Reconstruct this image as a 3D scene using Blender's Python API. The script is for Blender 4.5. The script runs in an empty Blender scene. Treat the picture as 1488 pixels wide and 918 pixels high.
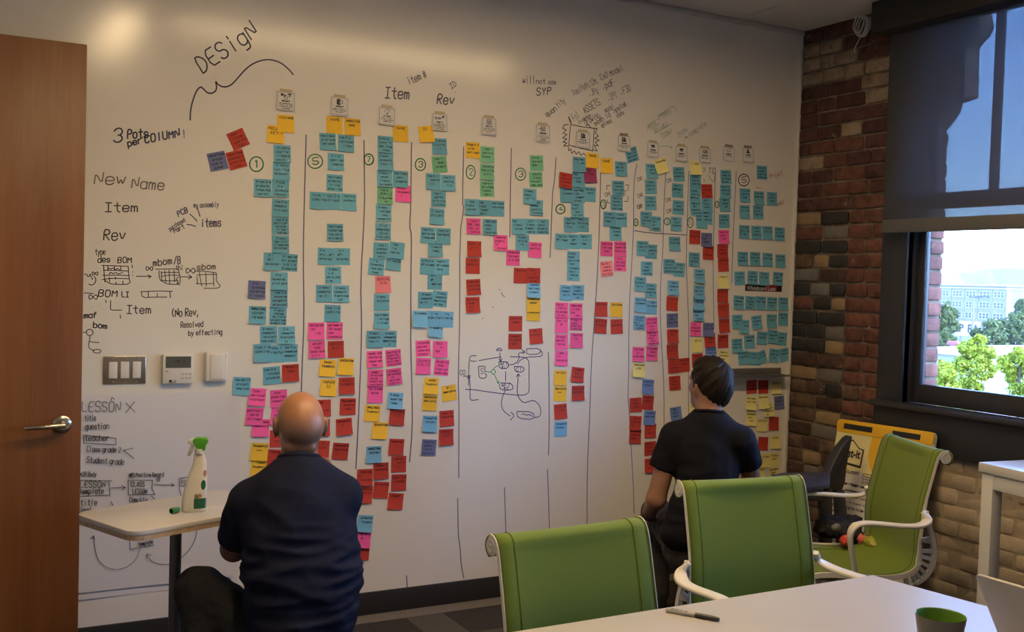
import bpy, bmesh, math, random
import numpy as np
from mathutils import Vector, Matrix, noise as mnoise

# ------------------------------------------------------------------ camera, world, sun, exposure
SC = bpy.context.scene
COL = SC.collection
PI = math.pi
CAM = Vector((0.0, -4.5, 1.572))                 # the photographer, standing 4.5 m from the whiteboard wall
FPX, YAW, PITCH, ROLL = 1510.5, 0.499906, 0.0345078, 0.0301485
_f = Vector((math.sin(YAW)*math.cos(PITCH), math.cos(YAW)*math.cos(PITCH), -math.sin(PITCH)))
_r0 = Vector((math.cos(YAW), -math.sin(YAW), 0.0))
_d0 = _f.cross(_r0)
_r = _r0*math.cos(ROLL) - _d0*math.sin(ROLL)
_d = _r0*math.sin(ROLL) + _d0*math.cos(ROLL)
cam_data = bpy.data.cameras.new('camera')
cam_data.sensor_fit = 'HORIZONTAL'; cam_data.sensor_width = 36.0
cam_data.lens = 36.0*FPX/1488.0
cam_data.clip_start = 0.05; cam_data.clip_end = 3000.0
cam = bpy.data.objects.new('camera', cam_data); COL.objects.link(cam)
cam.matrix_world = Matrix(((_r.x, -_d.x, -_f.x, CAM.x), (_r.y, -_d.y, -_f.y, CAM.y), (_r.z, -_d.z, -_f.z, CAM.z), (0, 0, 0, 1)))
SC.camera = cam

W = bpy.data.worlds.new('world'); SC.world = W; W.use_nodes = True
_nt = W.node_tree; _bg = _nt.nodes['Background']
_sky = _nt.nodes.new('ShaderNodeTexSky'); _sky.sky_type = 'NISHITA'; _sky.sun_disc = False
_sky.sun_elevation = math.radians(48); _sky.sun_rotation = math.radians(180)
_sky.air_density = 1.0; _sky.dust_density = 1.0; _sky.ozone_density = 1.6
_wb = _nt.nodes.new('ShaderNodeMix'); _wb.data_type = 'RGBA'; _wb.blend_type = 'MULTIPLY'; _wb.inputs['Factor'].default_value = 1.0
_wb.inputs['B'].default_value = (0.80, 1.0, 1.45, 1)          # daylight as a camera balanced for warm lamps sees it
_nt.links.new(_sky.outputs['Color'], _wb.inputs['A']); _nt.links.new(_wb.outputs['Result'], _bg.inputs['Color']); _bg.inputs['Strength'].default_value = 2.3

sun_data = bpy.data.lights.new('sun', 'SUN'); sun_data.energy = 3.4; sun_data.angle = math.radians(0.6); sun_data.color = (1.0, 0.93, 0.82)
sun = bpy.data.objects.new('sun', sun_data); COL.objects.link(sun)
sun.rotation_euler = Vector((-0.02, 0.62, -0.78)).to_track_quat('-Z', 'Y').to_euler()   # high, along the outside of the window wall

SC.view_settings.view_transform = 'Standard'; SC.view_settings.look = 'None'
SC.view_settings.exposure = 0.0; SC.view_settings.gamma = 1.0; SC.view_settings.use_curve_mapping = False
SC.cycles.max_bounces = 10; SC.cycles.diffuse_bounces = 5; SC.cycles.transparent_max_bounces = 12
SC.cycles.sample_clamp_indirect = 6.0

# ------------------------------------------------------------------ helpers
RND = random.Random(7)
def ray(x, y):
    return _r*((x-744.0)/FPX) + _d*((y-459.0)/FPX) + _f
def aty(x, y, Y=0.0):                              # where the sight line of a photo point meets a plane of the room
    v = ray(x, y); return CAM + v*((Y-CAM.y)/v.y)
def atx(x, y, X=4.3):
    v = ray(x, y); return CAM + v*((X-CAM.x)/v.x)
def atz(x, y, Z):
    v = ray(x, y); return CAM + v*((Z-CAM.z)/v.z)

def link(o, parent=None):
    COL.objects.link(o)
    if parent is not None: o.parent = parent
    return o
def tag(o, label=None, cat=None, group=None, kind=None):
    if label: o['label'] = label
    if cat: o['category'] = cat
    if group: o['group'] = group
    if kind: o['kind'] = kind
    return o
def empty(name, loc=(0, 0, 0), rz=0.0):
    o = bpy.data.objects.new(name, None); o.empty_display_size = 0.05
    o.location = loc; o.rotation_euler = (0, 0, rz); return link(o)

class MB:
    """collects shapes, then links them as ONE mesh object"""
    def __init__(s): s.v = []; s.f = []; s.m = []
    def add(s, vs, fs, mi=0):
        b = len(s.v); s.v.extend([tuple(p) for p in vs]); s.f.extend([tuple(i+b for i in q) for q in fs]); s.m.extend([mi]*len(fs)); return s
    def box(s, a, b, mi=0):
        x0, y0, z0 = [min(p, q) for p, q in zip(a, b)]; x1, y1, z1 = [max(p, q) for p, q in zip(a, b)]
        return s.add([(x0,y0,z0),(x1,y0,z0),(x1,y1,z0),(x0,y1,z0),(x0,y0,z1),(x1,y0,z1),(x1,y1,z1),(x0,y1,z1)],
                     [(3,2,1,0),(4,5,6,7),(0,1,5,4),(1,2,6,5),(2,3,7,6),(3,0,4,7)], mi)
    def tube(s, pts, r, n=10, mi=0, caps=True, closed=False):
        pts = [Vector(p) for p in pts]; N = len(pts); rs = r if hasattr(r, '__len__') else [r]*N
        vs, fs = [], []; prev = None
        for i, p in enumerate(pts):
            a = pts[(i-1) % N] if (closed or i > 0) else p; c = pts[(i+1) % N] if (closed or i < N-1) else p
            t = (c-a).normalized() if (c-a).length > 1e-9 else Vector((0, 0, 1))
            if prev is None: prev = t.orthogonal().normalized()
            u = (prev - t*prev.dot(t)); u = u.normalized() if u.length > 1e-6 else t.orthogonal().normalized(); prev = u; w = t.cross(u)
            for k in range(n):
                an = 2*PI*k/n; vs.append(p + (u*math.cos(an) + w*math.sin(an))*rs[i])
        for i in range(N if closed else N-1):
            j = (i+1) % N
            for k in range(n): fs.append((i*n+k, i*n+(k+1) % n, j*n+(k+1) % n, j*n+k))
        if caps and not closed: fs.append(tuple(range(n-1, -1, -1))); fs.append(tuple((N-1)*n+k for k in range(n)))
        return s.add(vs, fs, mi)
    def lathe(s, prof, n=24, c=(0, 0, 0), mi=0, sx=1.0, sy=1.0, ends=True):
        vs, fs = [], []
        for r, z in prof:
            for k in range(n): an = 2*PI*k/n; vs.append((c[0]+r*sx*math.cos(an), c[1]+r*sy*math.sin(an), c[2]+z))
        for i in range(len(prof)-1):
            for k in range(n): fs.append((i*n+k, i*n+(k+1) % n, (i+1)*n+(k+1) % n, (i+1)*n+k))
        if ends and prof[0][0] > 1e-6: fs.append(tuple(range(n-1, -1, -1)))
        if ends and prof[-1][0] > 1e-6: fs.append(tuple((len(prof)-1)*n+k for k in range(n)))
        return s.add(vs, fs, mi)
    def prism(s, poly, a, b, mi=0):
        """poly: list of 3-D points of one face; swept from offset a to offset b"""
        n = len(poly); a = Vector(a); b = Vector(b)
        vs = [Vector(p)+a for p in poly] + [Vector(p)+b for p in poly]
        fs = [tuple(range(n-1, -1, -1)), tuple(range(n, 2*n))] + [(i, (i+1) % n, n+(i+1) % n, n+i) for i in range(n)]
        return s.add(vs, fs, mi)
    def grid(s, P, mi=0):
        R, C = len(P), len(P[0])
        return s.add([p for row in P for p in row], [(i*C+j, i*C+j+1, (i+1)*C+j+1, (i+1)*C+j) for i in range(R-1) for j in range(C-1)], mi)
    def sweep(s, pts, section, ups, mi=0, scales=None):
        """a closed 2-D section carried along pts; ups gives the section's second axis at each point"""
        pts = [Vector(p) for p in pts]; N = len(pts); n = len(section); vs, fs = [], []
        for i, p in enumerate(pts):
            t = (pts[min(i+1, N-1)]-pts[max(i-1, 0)]).normalized(); up = Vector(ups[i] if isinstance(ups, list) else ups)
            sd = t.cross(up).normalized(); up = sd.cross(t).normalized(); k = scales[i] if scales else (1, 1)
            for a, b in section: vs.append(p + sd*a*k[0] + up*b*k[1])
        for i in range(N-1):
            for k in range(n): fs.append((i*n+k, i*n+(k+1) % n, (i+1)*n+(k+1) % n, (i+1)*n+k))
        fs.append(tuple(range(n-1, -1, -1))); fs.append(tuple((N-1)*n+k for k in range(n)))
        return s.add(vs, fs, mi)
    def build(s, name, mats, parent=None, smooth=False, bevel=0.0, seg=2, recalc=True, angle=40):
        me = bpy.data.meshes.new(name); me.from_pydata(s.v, [], s.f)
        mats = mats if isinstance(mats, (list, tuple)) else [mats]
        for m in mats: me.materials.append(m)
        if len(mats) > 1: me.polygons.foreach_set('material_index', s.m)
        if recalc or bevel:
            bm = bmesh.new(); bm.from_mesh(me); bmesh.ops.recalc_face_normals(bm, faces=bm.faces)
            if bevel:
                es = [e for e in bm.edges if len(e.link_faces) == 2 and e.calc_face_angle(0) > math.radians(30)]
                bmesh.ops.bevel(bm, geom=es, offset=bevel, segments=seg, affect='EDGES', profile=0.5, clamp_overlap=True)
            bm.to_mesh(me); bm.free()
        if smooth or bevel: me.shade_smooth()
        if smooth and smooth != 'all':
            me.set_sharp_from_angle(angle=math.radians(angle))
        elif bevel and not smooth: me.set_sharp_from_angle(angle=math.radians(32))
        me.update()
        return link(bpy.data.objects.new(name, me), parent)

def lin(c):
    return tuple(x/12.92 if x <= 0.04045 else ((x+0.055)/1.055)**2.4 for x in c)
def mat(name, col, rough=0.6, metal=0.0, var=0.0, vscale=8.0, bump=0.0, bscale=200.0, spec=0.5, stretch=None, sheen=0.0, coat=0.0, objvar=0.0, emit=None, es=0.0, sss=0.0, world=False):
    m = bpy.data.materials.new(name); m.use_nodes = True; nt = m.node_tree; b = nt.nodes['Principled BSDF']; L = nt.links.new
    b.inputs['Base Color'].default_value = (*col, 1); b.inputs['Roughness'].default_value = rough; b.inputs['Metallic'].default_value = metal
    b.inputs['Specular IOR Level'].default_value = spec
    if sheen: b.inputs['Sheen Weight'].default_value = sheen; b.inputs['Sheen Roughness'].default_value = 0.5
    if coat: b.inputs['Coat Weight'].default_value = coat; b.inputs['Coat Roughness'].default_value = 0.12
    if sss: b.inputs['Subsurface Weight'].default_value = sss; b.inputs['Subsurface Radius'].default_value = (0.012, 0.005, 0.003)
    if emit: b.inputs['Emission Color'].default_value = (*emit, 1); b.inputs['Emission Strength'].default_value = es
    if var or bump:
        tc = nt.nodes.new('ShaderNodeTexCoord'); mp = nt.nodes.new('ShaderNodeMapping'); L((nt.nodes.new('ShaderNodeNewGeometry').outputs['Position'] if world else tc.outputs['Object']), mp.inputs['Vector'])
        if stretch: mp.inputs['Scale'].default_value = stretch
    src = None
    if var:
        n = nt.nodes.new('ShaderNodeTexNoise'); n.inputs['Scale'].default_value = vscale; n.inputs['Detail'].default_value = 5; L(mp.outputs[0], n.inputs['Vector'])
        mx = nt.nodes.new('ShaderNodeMix'); mx.data_type = 'RGBA'
        mx.inputs['A'].default_value = (*[max(0, c*(1-var)) for c in col], 1); mx.inputs['B'].default_value = (*[min(1, c*(1+var)) for c in col], 1)
        mr = nt.nodes.new('ShaderNodeMapRange'); mr.inputs[1].default_value = 0.3; mr.inputs[2].default_value = 0.7; L(n.outputs['Fac'], mr.inputs[0])
        L(mr.outputs[0], mx.inputs['Factor']); L(mx.outputs['Result'], b.inputs['Base Color']); src = mx.outputs['Result']
    if objvar:
        oi = nt.nodes.new('ShaderNodeObjectInfo'); hs = nt.nodes.new('ShaderNodeHueSaturation'); mr = nt.nodes.new('ShaderNodeMapRange')
        mr.inputs[3].default_value = 1-objvar; mr.inputs[4].default_value = 1+objvar; L(oi.outputs['Random'], mr.inputs[0]); L(mr.outputs[0], hs.inputs['Value'])
        if src: L(src, hs.inputs['Color'])
        else: hs.inputs['Color'].default_value = (*col, 1)
        L(hs.outputs[0], b.inputs['Base Color'])
    if bump:
        n2 = nt.nodes.new('ShaderNodeTexNoise'); n2.inputs['Scale'].default_value = bscale; n2.inputs['Detail'].default_value = 4; L(mp.outputs[0], n2.inputs['Vector'])
        bp = nt.nodes.new('ShaderNodeBump'); bp.inputs['Strength'].default_value = bump; bp.inputs['Distance'].default_value = 0.002; L(n2.outputs['Fac'], bp.inputs['Height']); L(bp.outputs[0], b.inputs['Normal'])
    return m

M = {}
M['board'] = mat('whiteboard_paint', (0.80, 0.77, 0.71), 0.17, bump=0.07, bscale=110, var=0.015, vscale=2)
M['ceiling'] = mat('ceiling_board', (0.72, 0.70, 0.67), 0.9, bump=0.2, bscale=300)
M['plaster'] = mat('painted_plaster', (0.74, 0.71, 0.65), 0.85, bump=0.1, bscale=150)
M['trim_white'] = mat('white_trim', (0.66, 0.64, 0.60), 0.5)
M['baseboard'] = mat('black_rubber_base', (0.022, 0.021, 0.021), 0.5)
M['carpet_dark'] = mat('carpet_dark', (0.030, 0.026, 0.028), 0.95, var=0.5, vscale=120, bump=0.8, bscale=400)
M['carpet_mid'] = mat('carpet_mid', (0.075, 0.068, 0.066), 0.95, var=0.5, vscale=120, bump=0.8, bscale=400)
M['carpet_light'] = mat('carpet_light', (0.17, 0.15, 0.135), 0.95, var=0.35, vscale=120, bump=0.8, bscale=400)
M['mortar'] = mat('brick_mortar', (0.17, 0.135, 0.105), 0.95, var=0.45, vscale=14, bump=0.9, bscale=60)
M['white_lam'] = mat('white_laminate', (0.62, 0.60, 0.585), 0.26, spec=0.5)
M['white_paint'] = mat('white_metal_paint', (0.72, 0.71, 0.69), 0.35)
M['edge_wood'] = mat('plywood_edge', (0.52, 0.38, 0.24), 0.5, var=0.2, vscale=60)
M['steel'] = mat('brushed_steel', (0.55, 0.50, 0.42), 0.28, metal=1.0)
M['nickel'] = mat('satin_nickel', (0.62, 0.56, 0.46), 0.25, metal=1.0)
M['alu'] = mat('grey_aluminium', (0.34, 0.34, 0.35), 0.38, metal=0.8)
M['post_grey'] = mat('grey_steel_post', (0.16, 0.15, 0.14), 0.35, metal=0.6)
M['plastic_white'] = mat('white_plastic', (0.75, 0.72, 0.66), 0.4)
M['plastic_grey'] = mat('pale_grey_plastic', (0.55, 0.54, 0.51), 0.4)
M['lcd'] = mat('grey_screen', (0.10, 0.11, 0.10), 0.2)
M['black'] = mat('black_plastic', (0.018, 0.018, 0.02), 0.4)
M['charcoal'] = mat('charcoal_frame_paint', (0.030, 0.033, 0.042), 0.42, bump=0.15, bscale=40)
M['valance'] = mat('dark_valance', (0.020, 0.018, 0.019), 0.7)
M['green'] = mat('green_mesh_fabric', (0.138, 0.205, 0.013), 0.85, var=0.12, vscale=400, bump=0.5, bscale=900, sheen=0.15)
M['green_seam'] = mat('green_seam_fabric', (0.085, 0.145, 0.012), 0.85)
M['ivory'] = mat('ivory_plastic', (0.74, 0.71, 0.64), 0.38)
M['ivory_grey'] = mat('pale_rib_plastic', (0.60, 0.60, 0.58), 0.4)
M['navy'] = mat('navy_jersey', (0.011, 0.0135, 0.032), 0.9, var=0.15, vscale=60, bump=0.35, bscale=700, spec=0.2)
M['black_tee'] = mat('black_jersey', (0.0085, 0.009, 0.014), 0.9, var=0.15, vscale=60, bump=0.35, bscale=700, spec=0.2)
M['denim'] = mat('black_denim', (0.012, 0.012, 0.014), 0.9, var=0.4, vscale=90, bump=0.5, bscale=500)
M['grey_jeans'] = mat('grey_trousers', (0.048, 0.043, 0.038), 0.9, var=0.3, vscale=60, bump=0.5, bscale=500)
M['skin'] = mat('skin', (0.42, 0.205, 0.12), 0.42, var=0.10, vscale=25, bump=0.06, bscale=250, sss=0.06)
M['skin2'] = mat('tanned_skin', (0.30, 0.15, 0.095), 0.5, var=0.10, vscale=25, bump=0.06, bscale=250, sss=0.06)
M['hair'] = mat('dark_brown_hair', (0.011, 0.0065, 0.004), 0.6, spec=0.25, var=0.6, vscale=60, bump=1.0, bscale=90, stretch=(1, 1, 0.25))
M['shoe'] = mat('dark_shoe_leather', (0.02, 0.017, 0.015), 0.5)
M['eye'] = mat('eye_white', (0.7, 0.68, 0.65), 0.2)
M['paper'] = mat('easel_paper', (0.72, 0.70, 0.70), 0.75, bump=0.15, bscale=25)
M['card'] = mat('white_card', (0.70, 0.69, 0.68), 0.7)
M['tape'] = mat('masking_tape', (0.52, 0.43, 0.29), 0.7)
M['tape_dark'] = mat('grey_tape', (0.30, 0.25, 0.20), 0.7)
M['cable'] = mat('white_cable', (0.55, 0.54, 0.50), 0.5)

def ink(name, c): return mat(name, c, 0.5)
M['ink_dark'] = ink('ink_dark', (0.05, 0.045, 0.055)); M['ink_blue'] = ink('ink_blue', (0.035, 0.045, 0.17)); M['ink_navy'] = ink('ink_navy', (0.06, 0.06, 0.12))
M['ink_green'] = ink('ink_green', (0.05, 0.36, 0.14)); M['ink_pale'] = ink('ink_faded_green', (0.28, 0.42, 0.30)); M['ink_red'] = ink('ink_red', (0.42, 0.05, 0.05))
M['ink_grey'] = ink('ink_faded', (0.20, 0.17, 0.15)); M['ink_black'] = ink('ink_black', (0.015, 0.014, 0.015)); M['ink_onred'] = ink('ink_on_red', (0.10, 0.008, 0.008)); M['ink_onpink'] = ink('ink_on_pink', (0.22, 0.012, 0.06))
M['ink_note'] = ink('ink_note', (0.022, 0.024, 0.036)); M['dot_pink'] = ink('dot_pink', (.55, .12, .16)); M['dot_white'] = ink('dot_white', (.75, .75, .70))
M['ink_line'] = ink('ink_column_line', (0.12, 0.12, 0.22)); M['ink_line2'] = ink('ink_column_line_blue', (0.12, 0.17, 0.42))

NOTE = {'T': ('teal', (0.155, 0.45, 0.60)), 'K': ('sky blue', (0.19, 0.50, 0.78)), 'Y': ('yellow', (0.90, 0.56, 0.045)), 'R': ('red', (0.50, 0.054, 0.037)),
        'P': ('pink', (0.93, 0.125, 0.42)), 'S': ('salmon pink', (0.93, 0.27, 0.32)), 'G': ('green', (0.20, 0.54, 0.33)), 'B': ('slate blue', (0.15, 0.18, 0.38)),
        'L': ('pale yellow', (0.86, 0.78, 0.30)), 'M': ('plum', (0.38, 0.055, 0.15)), 'V': ('cornflower blue', (0.15, 0.26, 0.60))}
for k, (n, c) in NOTE.items(): M['note_'+k] = mat('note_'+n.replace(' ', '_'), c, 0.75, objvar=0.10, spec=0.3)

# ------------------------------------------------------------------ single-stroke handwriting
_G = {'a': '44 40;43 34 14 03 01 10 30 41', 'b': '06 00;03 14 34 43 41 30 10 01', 'c': '43 34 14 03 01 10 30 41', 'd': '46 40;43 34 14 03 01 10 30 41', 'e': '02 42 43 34 14 03 01 10 30 41',
      'f': '36 26 15 10;04 34', 'g': '44 4a 3b 1b;43 34 14 03 01 10 30 41', 'h': '06 00;03 14 34 43 40', 'i': '24 20;25 26', 'j': '24 2a 1b 0b;25 26', 'k': '06 00;34 02 40', 'l': '26 20',
      'm': '04 00;03 14 23 20;23 34 43 40', 'n': '04 00;03 14 34 43 40', 'o': '14 03 01 10 30 41 43 34 14', 'p': '04 0b;03 14 34 43 41 30 10 01', 'q': '44 4b;43 34 14 03 01 10 30 41', 'r': '04 00;02 14 34',
      's': '43 34 14 03 12 32 41 30 10 01', 't': '26 21 30 40;04 44', 'u': '04 01 10 30 41;44 40', 'v': '04 20 44', 'w': '04 10 23 30 44', 'x': '04 40;00 44', 'y': '04 20;44 0b', 'z': '04 44 00 40',
      'A': '00 26 40;12 32', 'B': '00 06 36 45 44 33 03;33 42 41 30 00', 'C': '45 36 16 05 01 10 30 41', 'D': '00 06 26 44 42 20 00', 'E': '46 06 00 40;03 33', 'F': '46 06 00;03 33', 'G': '45 36 16 05 01 10 30 41 43 23',
      'H': '06 00;46 40;03 43', 'I': '06 46;26 20;00 40', 'J': '46 41 30 10 01', 'K': '06 00;46 03 40', 'L': '06 00 40', 'M': '00 06 22 46 40', 'N': '00 06 40 46', 'O': '16 05 01 10 30 41 45 36 16',
      'P': '00 06 36 45 44 33 03', 'Q': '16 05 01 10 30 41 45 36 16;22 40', 'R': '00 06 36 45 44 33 03;13 40', 'S': '45 36 16 05 04 13 33 42 41 30 10 01', 'T': '06 46;26 20', 'U': '06 01 10 30 41 46',
      'V': '06 20 46', 'W': '06 10 24 30 46', 'X': '06 40;00 46', 'Y': '06 23 46;23 20', 'Z': '06 46 00 40', '0': '16 05 01 10 30 41 45 36 16', '1': '15 26 20', '2': '05 16 36 45 44 00 40',
      '3': '05 16 36 45 44 33 42 41 30 10 01;33 23', '4': '30 36 02 42', '5': '46 06 03 33 42 41 30 10 01', '7': '06 46 10', '8': '13 04 05 16 36 45 44 33 13 02 01 10 30 41 42 33', '9': '44 13 04 05 16 36 45 41 30',
      '6': '45 36 16 05 01 10 30 41 42 33 03', '-': '13 33', '/': '00 46', '.': '10 11 21', ',': '11 0a', '!': '26 22;20 21', '?': '05 16 36 45 34 22;20 21', '(': '36 14 12 30', ')': '16 34 32 10', '#': '10 16;30 36;04 44;02 42',
      '&': '40 05 16 25 01 10 42', ':': '20 21;23 24', "'": '26 24', '*': '13 33;22 24', '=': '01 41;03 43', '~': '02 13 31 42', '@': '33 23 22 33 43 45 16 03 01 10 40', '%': '13 02 01 11 22 32 41 31 22 13', '[': '36 16 10 30', ']': '16 36 30 10', '>': '04 22 00'}
def _gp(t):
    y = {'a': -1, 'b': -2}.get(t[1]); return (int(t[0]), int(t[1]) if y is None else y)
GLYPH = {k: [[_gp(t) for t in pl.split()] for pl in s.split(';')] for k, s in _G.items()}
def chaikin(pl, it=1):
    for _ in range(it):
        if len(pl) < 3: return pl
        o = [pl[0]]
        for a, b in zip(pl, pl[1:]):
            o += [(a[0]*.75+b[0]*.25, a[1]*.75+b[1]*.25), (a[0]*.25+b[0]*.75, a[1]*.25+b[1]*.75)]
        pl = o+[pl[-1]]
    return pl
def hand(text, cap, width=None, smooth=0, jit=0.35, rnd=RND, slant=0.08):
    """polylines (u right, v up, baseline at 0) of a line of handwriting; width fits the line to a length"""
    out = []; x = 0.0
    for ch in text:
        if ch == ' ': x += 3.2; continue
        ox, oy, s = x+rnd.uniform(-.2, .2)*jit, rnd.uniform(-.5, .5)*jit, 1+rnd.uniform(-.12, .12)*jit
        for pl in GLYPH.get(ch, GLYPH['~']):
            out.append([(ox+(a+b*slant)*s+rnd.uniform(-.25, .25)*jit, oy+b*s+rnd.uniform(-.25, .25)*jit) for a, b in pl])
        x += 5.6
    k = cap/6.0; kx = (width/max(x-1.6, 1)) if width else k*0.82
    out = [[(a*kx, b*k) for a, b in pl] for pl in out]
    return [chaikin(p, smooth) for p in out] if smooth else out
def ribbons(mb, polys, w, place, mi=0):
    """flat ink strokes of width w; place(u, v) puts a 2-D point on its surface"""
    for pl in polys:
        for (a, b) in zip(pl, pl[1:]):
            dx, dy = b[0]-a[0], b[1]-a[1]; L = math.hypot(dx, dy)
            if L < 1e-7: continue
            ex, ey = dx/L*w*.3, dy/L*w*.3; nx, ny = -dy/L*w/2, dx/L*w/2
            mb.add([place(a[0]-ex+nx, a[1]-ey+ny), place(a[0]-ex-nx, a[1]-ey-ny), place(b[0]+ex-nx, b[1]+ey-ny), place(b[0]+ex+nx, b[1]+ey+ny)], [(0, 1, 2, 3)], mi)

def rrect(x0, y0, x1, y1, r, n=5):
    out = []
    for cx, cy, a0 in ((x1-r, y1-r, 0), (x0+r, y1-r, 90), (x0+r, y0+r, 180), (x1-r, y0+r, 270)):
        for k in range(n+1): a = math.radians(a0+90*k/n); out.append((cx+r*math.cos(a), cy+r*math.sin(a)))
    return out
def text_mesh(name, s, size, mx, m, parent=None, bold=0.0, extrude=0.0):
    cu = bpy.data.curves.new(name, 'FONT'); cu.body = s; cu.size = size; cu.offset = bold; cu.extrude = extrude; cu.align_x = 'CENTER'; cu.align_y = 'CENTER'
    o = bpy.data.objects.new(name, cu); COL.objects.link(o); dg = bpy.context.evaluated_depsgraph_get()
    me = bpy.data.meshes.new_from_object(o.evaluated_get(dg)); bpy.data.objects.remove(o); me.name = name
    me.materials.clear(); me.materials.append(m); me.transform(mx)
    return link(bpy.data.objects.new(name, me), parent)

# ------------------------------------------------------------------ smooth solids from distance fields (people, clothes)
def surface(prims, h, k=0.02, pad=0.05):
    """prims: dicts with type cap/ell; returns verts, quads of the smooth union (surface nets)"""
    lo = np.array([1e9]*3); hi = -lo
    for p in prims:
        for c, r in p['bb']: lo = np.minimum(lo, np.array(c)-r); hi = np.maximum(hi, np.array(c)+r)
    lo -= pad; hi += pad; n = np.ceil((hi-lo)/h).astype(int)+1
    D = np.full(n, 1.0, np.float32)
    for p in prims:
        a = np.array([1e9]*3); b = -a
        for c, r in p['bb']: a = np.minimum(a, np.array(c)-r); b = np.maximum(b, np.array(c)+r)
        kk = p.get('k', k); i0 = np.maximum(0, ((a-kk*2-2*h-lo)/h).astype(int)); i1 = np.minimum(n, ((b+kk*2+2*h-lo)/h).astype(int)+2)
        X, Y, Z = np.meshgrid(*[(lo[q]+h*np.arange(i0[q], i1[q])).astype(np.float32) for q in range(3)], indexing='ij')
        d = p['f'](X, Y, Z).astype(np.float32); sl = tuple(slice(i0[q], i1[q]) for q in range(3)); o = D[sl]
        if p.get('sub'):
            hh = np.maximum(kk-np.abs(o+d), 0)/kk; D[sl] = np.maximum(o, -d)+hh*hh*kk*.25
        else:
            hh = np.maximum(kk-np.abs(o-d), 0)/kk; D[sl] = np.minimum(o, d)-hh*hh*kk*.25
    S = D < 0; c = np.zeros(n-1, int)
    for dx in (0, 1):
        for dy in (0, 1):
            for dz in (0, 1): c += S[dx:n[0]-1+dx, dy:n[1]-1+dy, dz:n[2]-1+dz]
    act = (c > 0) & (c < 8); idx = np.full(n-1, -1); cells = np.argwhere(act); idx[act] = np.arange(len(cells))
    acc = np.zeros((len(cells), 3)); cnt = np.zeros(len(cells)); E = []
    corners = [(0,0,0),(1,0,0),(0,1,0),(1,1,0),(0,0,1),(1,0,1),(0,1,1),(1,1,1)]
    for i in range(8):
        for ax, bit in ((0, 1), (1, 2), (2, 4)):
            if not i & bit: E.append((np.array(corners[i]), np.array(corners[i | bit])))
    for a, b in E:
        pa = cells+a; pb = cells+b; da = D[tuple(pa.T)]; db = D[tuple(pb.T)]; m = (da < 0) != (db < 0)
        t = np.where(m, da/np.where(da-db == 0, 1, da-db), 0)[:, None]; acc += np.where(m[:, None], a+(b-a)*t, 0); cnt += m
    V = lo+h*(cells+acc/np.maximum(cnt, 1)[:, None]); Q = []
    for ax in range(3):
        o1, o2 = [(1, 2), (2, 0), (0, 1)][ax]; sl0 = [slice(None)]*3; sl1 = [slice(None)]*3; sl0[ax] = slice(0, -1); sl1[ax] = slice(1, None)
        A = S[tuple(sl0)]; B = S[tuple(sl1)]; e = np.argwhere(A != B)
        e = e[(e[:, o1] > 0) & (e[:, o2] > 0) & (e[:, o1] < n[o1]-1) & (e[:, o2] < n[o2]-1)]
        d1 = np.zeros(3, int); d2 = np.zeros(3, int); d1[o1] = 1; d2[o2] = 1
        q = np.stack([idx[tuple((e-d1-d2).T)], idx[tuple((e-d2).T)], idx[tuple(e.T)], idx[tuple((e-d1).T)]], 1)
        fl = ~A[tuple(e.T)]; q[fl] = q[fl][:, ::-1]; Q.append(q)
    return V, np.concatenate(Q)
def net_object(name, prims, h, m, parent=None, k=0.02, disp=None, relax=2):
    V, Q = surface(prims, h, k); ok = (Q >= 0).all(1); Q = Q[ok]
    for _ in range(relax):
        acc = np.zeros_like(V); cnt = np.zeros(len(V))
        for i in range(4):
            j = (i+1) % 4; np.add.at(acc, Q[:, i], V[Q[:, j]]); np.add.at(cnt, Q[:, i], 1); np.add.at(acc, Q[:, j], V[Q[:, i]]); np.add.at(cnt, Q[:, j], 1)
        V = V*.5+.5*acc/np.maximum(cnt, 1)[:, None]
    if disp is not None:
        N = np.zeros_like(V); fn = np.cross(V[Q[:, 2]]-V[Q[:, 0]], V[Q[:, 3]]-V[Q[:, 1]])
        for i in range(4): np.add.at(N, Q[:, i], fn)
        N /= np.maximum(np.linalg.norm(N, axis=1), 1e-12)[:, None]
        V = V+N*np.array([disp(p, q) for p, q in zip(V, N)])[:, None]
    me = bpy.data.meshes.new(name); me.from_pydata(V.tolist(), [], Q.tolist()); me.materials.append(m)
    bm = bmesh.new(); bm.from_mesh(me); bmesh.ops.recalc_face_normals(bm, faces=bm.faces); bm.to_mesh(me); bm.free(); me.shade_smooth(); me.update()
    return link(bpy.data.objects.new(name, me), parent)
def cap(p0, r0, p1, r1, fl=None, cut=None, **kw):
    p0 = np.array(p0, float); p1 = np.array(p1, float); ba = p1-p0; bb = max(ba@ba, 1e-9)
    def f(X, Y, Z):
        x, y, z = X-p0[0], Y-p0[1], Z-p0[2]; t = np.clip((x*ba[0]+y*ba[1]+z*ba[2])/bb, 0, 1)
        d = np.sqrt((x-ba[0]*t)**2+(y-ba[1]*t)**2+(z-ba[2]*t)**2)-(r0+(r1-r0)*t)
        if cut is not None:
            c, nn = cut; d = np.maximum(d, (X-c[0])*nn[0]+(Y-c[1])*nn[1]+(Z-c[2])*nn[2])
        return d
    return dict(f=f, bb=[(p0, r0), (p1, r1)], **kw)
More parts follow.
